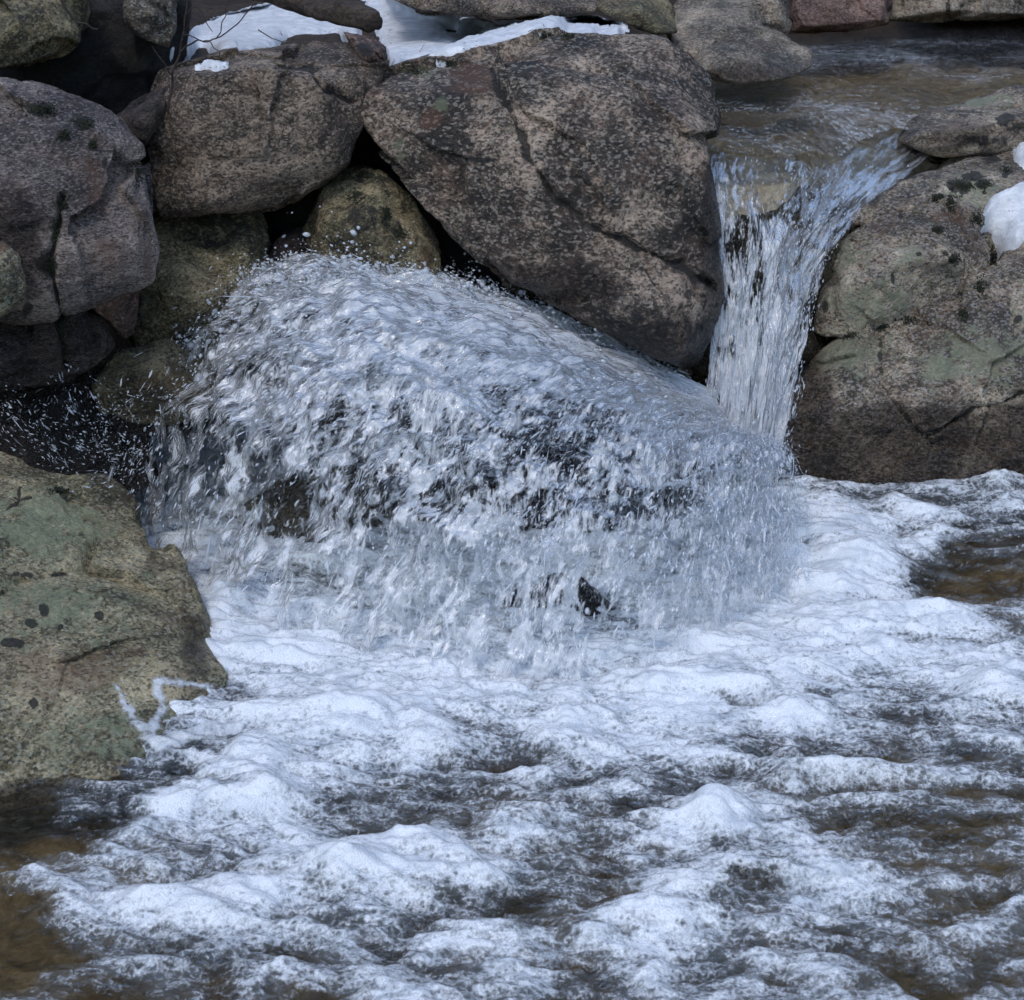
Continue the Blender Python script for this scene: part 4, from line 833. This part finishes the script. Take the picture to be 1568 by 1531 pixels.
# ------------------------------------------------------------------ wood: log and bare twigs
def bark_mat(name, c1, c2):
    t = NT(name); tc = t.n('ShaderNodeTexCoord').outputs['Object']
    a = t.noise(t.scale(tc, (0.5, 3, 3)), 18, 7, 0.7); c = t.mix(t.step(a, 0.35, 0.65), c1, c2)
    return t.surf(t.n('ShaderNodeBsdfPrincipled', Base__Color=c, Roughness=0.85, Normal=t.bump(a, 0.9, 0.02)).outputs[0])
M_bark = bark_mat('wet_bark', (0.018, 0.013, 0.010), (0.085, 0.06, 0.042)); M_twig = bark_mat('twig_bark', (0.02, 0.014, 0.011), (0.06, 0.042, 0.033))
def tube(path, radii, seg=8, rough=0.0):
    path = np.array(path); n_ = len(path); T = np.gradient(path, axis=0); T /= np.linalg.norm(T, axis=1)[:, None]
    a = np.cross(T, np.array([0.13, 0.2, 1.0])); a /= np.linalg.norm(a, axis=1)[:, None]; b = np.cross(T, a)
    th = np.linspace(0, 2 * math.pi, seg, endpoint=False)
    R = np.array(radii)[:, None] * (1 + rough * perlin(np.stack([np.repeat(path[:, 0] * 12, seg), np.tile(np.cos(th) * 2, n_), np.tile(np.sin(th) * 2, n_)], -1)).reshape(n_, seg))
    V = path[:, None] + a[:, None] * (np.cos(th)[None, :, None] * R[..., None]) + b[:, None] * (np.sin(th)[None, :, None] * R[..., None])
    F = []
    for i in range(n_ - 1):
        for k in range(seg):
            k2 = (k + 1) % seg; F.append((i * seg + k, i * seg + k2, (i + 1) * seg + k2, (i + 1) * seg + k))
    V = V.reshape(-1, 3); c0, c1 = len(V), len(V) + 1
    V = np.vstack([V, path[:1], path[-1:]])
    for k in range(seg):
        k2 = (k + 1) % seg; F.append((c0, k2, k, k)); F.append((c1, (n_ - 1) * seg + k, (n_ - 1) * seg + k2, (n_ - 1) * seg + k2))
    return V, F
def tubes_obj(name, lst, mat, parent=None, seg=8, rough=0.0):
    bm = bmesh.new()
    for path, radii in lst:
        V, F = tube(path, radii, seg, rough); vs = [bm.verts.new(v) for v in V]
        for f in F:
            ids = list(dict.fromkeys(f))
            try: bm.faces.new([vs[i] for i in ids])
            except ValueError: pass
    for f in bm.faces: f.smooth = True
    me = bpy.data.meshes.new(name); 
    if parent is not None: bmesh.ops.translate(bm, verts=bm.verts, vec=-parent.location)
    bm.to_mesh(me); bm.free(); me.materials.append(mat)
    o = bpy.data.objects.new(name, me); COL.objects.link(o); o.parent = parent
    return o
def curve(pts, n_=24, wig=0.0, sd_=0):
    A = np.array([at(*q) for q in pts])[:, None, :]; x = np.linspace(0, len(pts) - 1, n_)
    C = cat_rom(A, x)[:, 0]
    if wig: C = C + wig * np.stack([perlin(np.stack([x * 1.7 + sd_, 0 * x + 3, 0 * x], -1)), perlin(np.stack([x * 1.7 + sd_, 0 * x + 13, 0 * x], -1)), perlin(np.stack([x * 1.7 + sd_, 0 * x + 23, 0 * x], -1))], -1)
    return C
lg = tubes_obj('log', [(curve([(380,-30,7.6),(470,2,7.4),(530,22,7.2),(574,34,7.1)], 30, 0.01), np.linspace(0.06, 0.04, 30))], M_bark, seg=18, rough=0.5)
tag(lg, 'dark broken log end lying over the snow behind the blocky brown boulder', 'log')
br = bpy.data.objects.new('bare_shrub', None); COL.objects.link(br); br.location = at(258, 175, 6.25)
tag(br, 'leafless twiggy shrub hanging in front of the snow at the upper left', 'shrub')
tw = [([(258,175,6.25),(262,130,6.25),(275,80,6.25),(283,30,6.25),(290,-20,6.25)], .0055), ([(275,80,6.25),(300,62,6.2),(330,60,6.2),(370,30,6.2),(400,-10,6.2)], .0035), ([(283,30,6.25),(300,10,6.3),(325,50,6.3)], .003),
      ([(258,175,6.25),(240,160,6.2),(225,180,6.2)], .003), ([(280,55,6.25),(310,60,6.22),(330,75,6.2),(345,95,6.2)], .0025), ([(265,120,6.25),(250,95,6.2),(232,70,6.2)], .003), ([(330,60,6.2),(345,25,6.2),(350,0,6.2),(355,-20,6.2)], .0022), ([(395,45,6.4),(420,60,6.4),(440,62,6.4)], .0025)]
for i, (pts, r0) in enumerate(tw):
    tubes_obj('branch', [(curve(pts, 26, 0.012, i * 5), np.linspace(r0, r0 * 0.45, 26))], M_twig, br, seg=6)
t2 = tubes_obj('twig', [(curve([(85,-20,6.1),(105,20,6.1),(130,38,6.1),(150,45,6.1)], 20, 0.01, 40), np.linspace(.005, .003, 20))], M_twig, seg=6)
tag(t2, 'thin bent twig hanging against the black hollow at the top left', 'twig')
